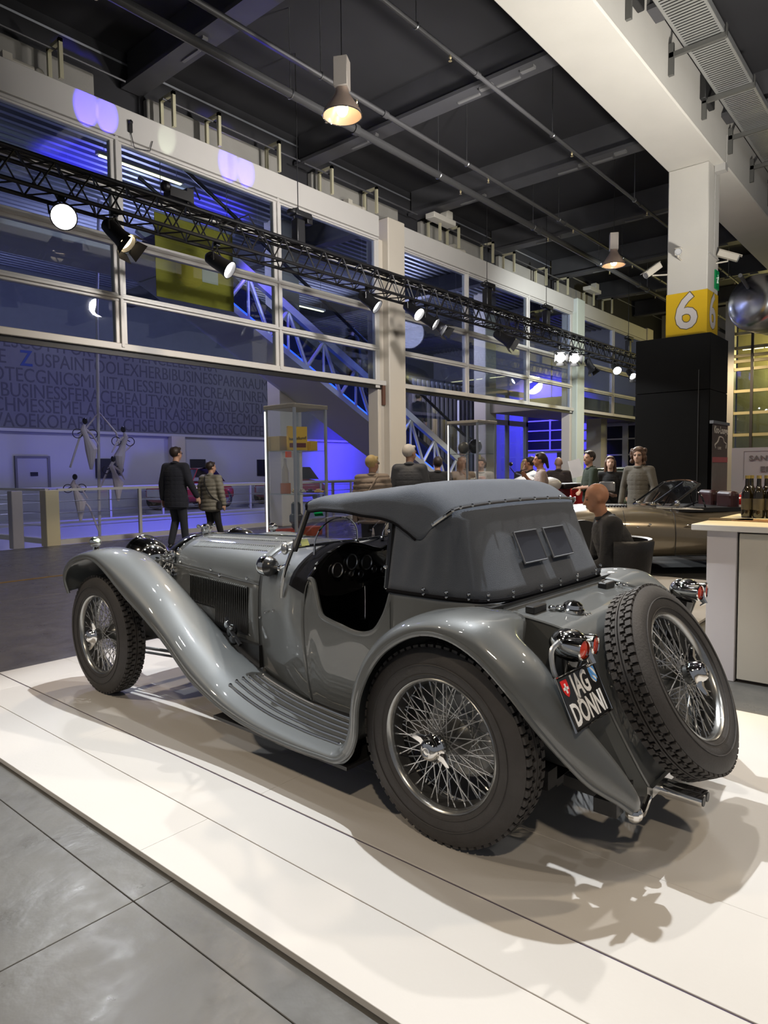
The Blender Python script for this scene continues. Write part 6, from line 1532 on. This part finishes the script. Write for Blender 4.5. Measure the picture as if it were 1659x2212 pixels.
for k, (x, lab) in enumerate(((12.1, 'left'), (16.7, 'right'))):
    o = MB().lathe([(.001, .0), (1.25, 0), (1.25, .14), (.001, .141)], (x+1.3, 20.4, FZ), n=40).build('round_podium', ATW); tag(o, 'low white round podium on the far gallery, the %s one' % lab, 'podium')
    o.location.z = -.0

# white racing motorcycle
mc = thing('motorcycle', 'white and red racing motorcycle on a stand in the middle of the visitors', 'motorcycle', (11.35, 5.15, FZ+.30), math.radians(160))
for x in (0, 1.38):
    w0 = bpy.data.objects.new('wheel', None); COL.objects.link(w0); w0.parent = mc; w0.location = (x, 0, .31)
    MB().lathe([(.23, -.05), (.28, -.06), (.31, 0), (.28, .06), (.23, .05)], (0, 0, 0), (0, 1, 0), 32, closed=True).build('tyre', RUBBER, w0)
    b = MB().lathe([(.20, -.03), (.23, -.035), (.23, .035), (.20, .03)], (0, 0, 0), (0, 1, 0), 32, closed=True).lathe([(.001, .04), (.05, .03), (.05, -.03), (.001, -.04)], (0, 0, 0), (0, 1, 0), 16)
    for i in range(8): a = PI*i/4; b.cyl((0, 0, 0), (.21*math.cos(a), 0, .21*math.sin(a)), .007, n=5)
    b.build('rim', STEEL, w0)
MW = mat('fairing_white', (.72, .72, .72), .25, 0, .8); MR = mat('fairing_red', (.75, .03, .03), .25, 0, .8)
MB().ell((.72, 0, .82), (.28, .15, .13), 18, 12).build('tank', MW, mc)
MB().grid([[(1.05, y, .95+.12*math.cos(y*8)) for y in (-.18, -.09, 0, .09, .18)], [(1.40, y*1.1, .85+.1*math.cos(y*8)) for y in (-.18, -.09, 0, .09, .18)], [(1.55, y, .66) for y in (-.16, -.09, 0, .09, .16)]]).grid([[(1.05, q, .95), (1.40, q, .85), (1.1, q, .45)] for q in (.18, .2)]).grid([[(1.05, -q, .95), (1.40, -q, .85), (1.1, -q, .45)] for q in (.18, .2)]).build('fairing', MW, mc, smooth=50)
bevel(MB().box(-.15, .45, -.12, .12, .74, .84).build('seat', LEATHER, mc, smooth=0), .03, 2)
bevel(MB().prism([(-.30, -.12, .84), (.05, -.12, .84), (.05, -.12, .70), (-.2, -.12, .72)], (0, .24, 0)).build('tail_panel', MR, mc, smooth=0), .02, 2)
bevel(MB().box(.05, .35, -.17, -.13, .30, .75).box(.05, .35, .13, .17, .30, .75).build('side_panel', MR, mc, smooth=0), .015, 2)
b = MB().ell((.62, 0, .45), (.22, .15, .20), 14, 10)
for i in range(6): b.box(.5, .8, -.14, .14, .50+i*.035, .512+i*.035)
b.cyl((.55, .12, .4), (.55, .18, .4), .09, n=16).build('engine', BLACKG, mc)
b = MB().tube([(1.38, .09, .31), (1.12, .09, .95)], .022, 8).tube([(1.38, -.09, .31), (1.12, -.09, .95)], .022, 8).tube([(0, .08, .31), (.5, .08, .35)], .02, 8).tube([(0, -.08, .31), (.5, -.08, .35)], .02, 8).tube([(1.15, .32, 1.02), (1.2, .1, .98), (1.2, -.1, .98), (1.15, -.32, 1.02)], .013, 8).tube([(.8, -.16, .4), (.2, -.18, .25), (-.3, -.2, .42)], .035, 10)
b.build('fork_and_exhaust', STEEL, mc)
MB().lathe([(.001, .03), (.07, .02), (.085, 0), (.06, -.07)], (1.42, 0, .80), (1, 0, .1), 18).build('headlamp', CHROME, mc)
for sy in (1, -1): MB().tube([(1.2, sy*.3, 1.02), (1.25, sy*.36, 1.12), (1.22, sy*.38, 1.16)], .008, 6).ell((1.22, sy*.38, 1.18), (.02, .05, .035)).build('mirror', BLACKG, mc)
o = bevel(MB().box(10.6, 12.4, 4.75, 5.75, FZ, FZ+.30).build('podium', WHITE, smooth=0), .01, 1); tag(o, 'low white podium under the white motorcycle', 'podium')
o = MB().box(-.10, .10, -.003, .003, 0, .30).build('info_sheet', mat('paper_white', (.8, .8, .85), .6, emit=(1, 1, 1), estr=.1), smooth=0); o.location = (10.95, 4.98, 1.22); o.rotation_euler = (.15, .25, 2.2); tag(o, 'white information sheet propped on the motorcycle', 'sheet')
# sign stand on the right
sg = thing('sign_board', 'white advertising board lettered SANT\' A at the right edge', 'sign')
SB = mat('sign_bluewhite', (.62, .66, .74), .5)
MB().box(15.2, 15.24, .8, 3.62, .4, 1.74).build('board', SB, sg, smooth=0)
MB().box(15.2, 15.24, .9, .96, FZ, .4).box(15.2, 15.24, 3.4, 3.46, FZ, .4).build('leg', STEEL, sg, smooth=0)
LG = mat('sign_grey_letter', (.22, .22, .24), .6)
text('lettering', "SANT' A", .14, LG, sg, axes((15.195, 3.30, 1.482), (0, -1, 0), (0, 0, 1)), .001, 'LEFT', 1.25, .003)
text('lettering', 'ERM', .15, LG, sg, axes((15.195, 3.10, 1.258), (0, -1, 0), (0, 0, 1)), .001, 'LEFT', 1.35, .003)
MB().box(15.197, 15.2, 3.39, 3.395, 1.1, 1.67).box(15.197, 15.2, .9, 3.395, 1.665, 1.67).build('printed_frame', LG, sg, smooth=0)
# roll-up poster
po = thing('roll_up_poster', 'dark roll-up poster with a white car outline beside the black box', 'poster')
MB().box(12.16, 13.10, 3.19, 3.20, .08, 2.08).build('print', mat('poster_dark', (.045, .035, .032), .6), po, smooth=0)
MB().box(12.16, 13.10, 3.185, 3.19, 1.44, 1.53).build('red_band', mat('poster_red', (.25, .05, .06), .6), po, smooth=0)
MB().box(12.16, 13.10, 3.186, 3.19, .1, 1.43).build('photo_area', mat('poster_photo', (.09, .085, .08), .6, 0, 0, .7, 2.5), po, smooth=0)
MB().box(12.12, 13.14, 3.17, 3.23, 2.08, 2.13).box(12.10, 13.16, 3.12, 3.27, FZ, .08).build('rail', STEEL, po, smooth=0)
PGW = mat('poster_white', (.6, .58, .55), .6)
text('lettering', 'Kino-Lounge', .17, PGW, po, axes((12.22, 3.184, 1.93), (1, 0, 0), (0, 0, 1)), .001, 'LEFT', .95, .003)
MB().tube(cr([(12.32, 3.186, 1.68), (12.28, 3.186, 1.73), (12.45, 3.186, 1.79), (12.55, 3.186, 1.87), (12.75, 3.186, 1.86), (12.85, 3.186, 1.79), (12.98, 3.186, 1.76), (12.97, 3.186, 1.68)], 4), .011, 5).build('car_outline', PGW, po)
text('lettering', 'CLASSIC', .06, PGW, po, axes((12.45, 3.184, 1.66), (1, 0, 0), (0, 0, 1)), .001)
# red racer with orange wheel on a podium
rc = thing('racing_car', 'red open racing car with orange wheel arch behind the counter bottles', 'car', (13.75, 2.80, .26), math.radians(-75))
MB().grid(superloft([(-.5, .15, .35, .5), (-.2, .3, .25, .62), (.8, .36, .22, .66), (1.6, .32, .22, .6), (2.2, .2, .28, .5)], 4, 20, 2.6), wrapv=True).build('body', MR, rc, smooth=60)
OR = mat('orange_wheel', (.85, .16, .01), .35, 0, .5)
for x, y in ((0, .55), (0, -.55), (1.8, .5), (1.8, -.5)):
    w0 = bpy.data.objects.new('wheel', None); COL.objects.link(w0); w0.parent = rc; w0.location = (x, y, .32)
    MB().lathe([(.24, -.08), (.30, -.09), (.34, 0), (.30, .09), (.24, .08)], (0, 0, 0), (0, 1, 0), 28, closed=True).build('tyre', RUBBER, w0)
    MB().lathe([(.06, .09), (.12, .02), (.22, .05), (.25, .085), (.25, -.085), (.22, -.05), (.12, -.02), (.06, -.09)], (0, 0, 0), (0, 1, 0), 28, closed=True).build('rim', OR, w0)
for (x, y) in ((0, .55), (1.8, .5)): MB().grid([[V((x+.40*math.cos(a), y+q, .32+.40*math.sin(a))) for a in [PI*i/14 for i in range(15)]] for q in (-.1, .1)]).build('mudguard', OR, rc)
o = bevel(MB().box(12.9, 14.9, .2, 3.15, FZ, .255).build('podium', WHITE, smooth=0), .01, 1); tag(o, 'low white podium under the red racing car', 'podium')
b = MB().ell((0, 0, .13), (.15, .12, .13), 16, 12); o = b.build('helmet', mat('helmet_blue', (.08, .35, .6), .2, 0, 1)); o.location = (13.55, 2.55, .96); tag(o, 'blue helmet on top of the red racing car', 'helmet')
o = bevel(MB().box(13.5, 13.8, 1.95, 2.25, .90, 1.2).build('red_crate', mat('crate_red', (.8, .12, .08), .4), smooth=0), .02, 1); tag(o, 'bright red and white box behind the bottles at the right edge', 'box')
o = MB().box(-.10, .10, -.003, .003, 0, .26).build('info_sheet', MATS['paper_white'], smooth=0); o.location = (13.45, 2.35, 1.2); o.rotation_euler = (0, .1, 1.4); tag(o, 'white sheet standing behind the bottles near the SANT\' A board', 'sheet')

# ================================================================ BAR COUNTER
bc = thing('bar_counter', 'white bar counter with a yellow-lit top at the right edge', 'counter')
bevel(MB().box(4.72, 5.95, -1.6, 1.36, .955, .995).build('worktop', WHITE, bc, smooth=0), .004, 1)
bevel(MB().box(4.79, 5.85, 1.10, 1.28, FZ, .955).build('end_post', mat('counter_lilac', (.62, .59, .62), .5), bc, smooth=0), .004, 1)
for y0, y1 in ((-.05, 1.088), (-1.5, -.06)): bevel(MB().box(4.80, 4.82, y0, y1, FZ+.02, .94).build('front_panel', mat('counter_beige', (.56, .53, .47), .5, 0, 0, .03, 2), bc, smooth=0), .003, 1)
MB().box(4.83, 5.85, -1.5, 1.09, FZ, .95).build('carcass', mat('counter_dark', (.10, .08, .08), .6), bc, smooth=0)
BG = mat('bottle_dark', (.018, .014, .006), .08, 0, .8)
bp = MB().lathe([(.001, 0), (.036, 0), (.038, .01), (.038, .17), (.032, .20), (.016, .235), (.014, .30), (.001, .302)], (0, 0, 0), n=24)
spots = [(5.52, 1.205, 'leftmost'), (5.62, 1.20, 'second from left'), (5.50, 1.125, 'third from left, in front'), (5.62, 1.10, 'fourth from left'), (5.52, 1.045, 'fifth from left'), (5.68, 1.02, 'rightmost')]
me0 = None
for k, (x, y, w_) in enumerate(spots):
    t = thing('bottle', 'dark glass bottle on the bar counter, %s of the bunch' % w_, 'bottle', (x, y, .995), 0, 'bottles on the bar counter')
    if me0 is None:
        a = bp.build('glass_body', BG, t); b = MB().cyl((0, 0, .285), (0, 0, .308), .0165, n=14).build('cap', mat('foil_gold', (.6, .45, .15), .3, .8), t); c = MB().lathe([(.0385, .06), (.0388, .061), (.0388, .14), (.0385, .141)], (0, 0, 0), n=24).build('label', mat('bottle_label', (.10, .085, .06), .6), t); me0 = (a, b, c)
    else:
        for o in me0: link_copy(o, t)
o = MB().lathe([(.001, .0), (.03, 0), (.005, .008), (.004, .09), (.035, .15), (.037, .20), (.034, .20), (.001, .10)], (0, 0, 0), n=20).build('wine_glass', GLASSC); o.location = (5.40, .98, .995); tag(o, 'stemmed glass right of the bottles at the picture edge', 'glass')
for k, (x, y, rz, lab) in enumerate(((5.22, 1.24, .2, 'dark glossy flyer lying on the bar counter, the left one'), (5.20, 1.06, -.15, 'flyer with an orange picture lying on the bar counter, the right one'))):
    o = bevel(MB().box(-.10, .10, -.14, .14, 0, .006).build('flyer', mat('flyer_%d' % k, ((.10, .07, .05), (.35, .2, .12))[k], .3, 0, 0, .8, 14), smooth=0), .002, 1); o.location = (x, y, .9955); o.rotation_euler.z = rz; tag(o, lab, 'flyer')
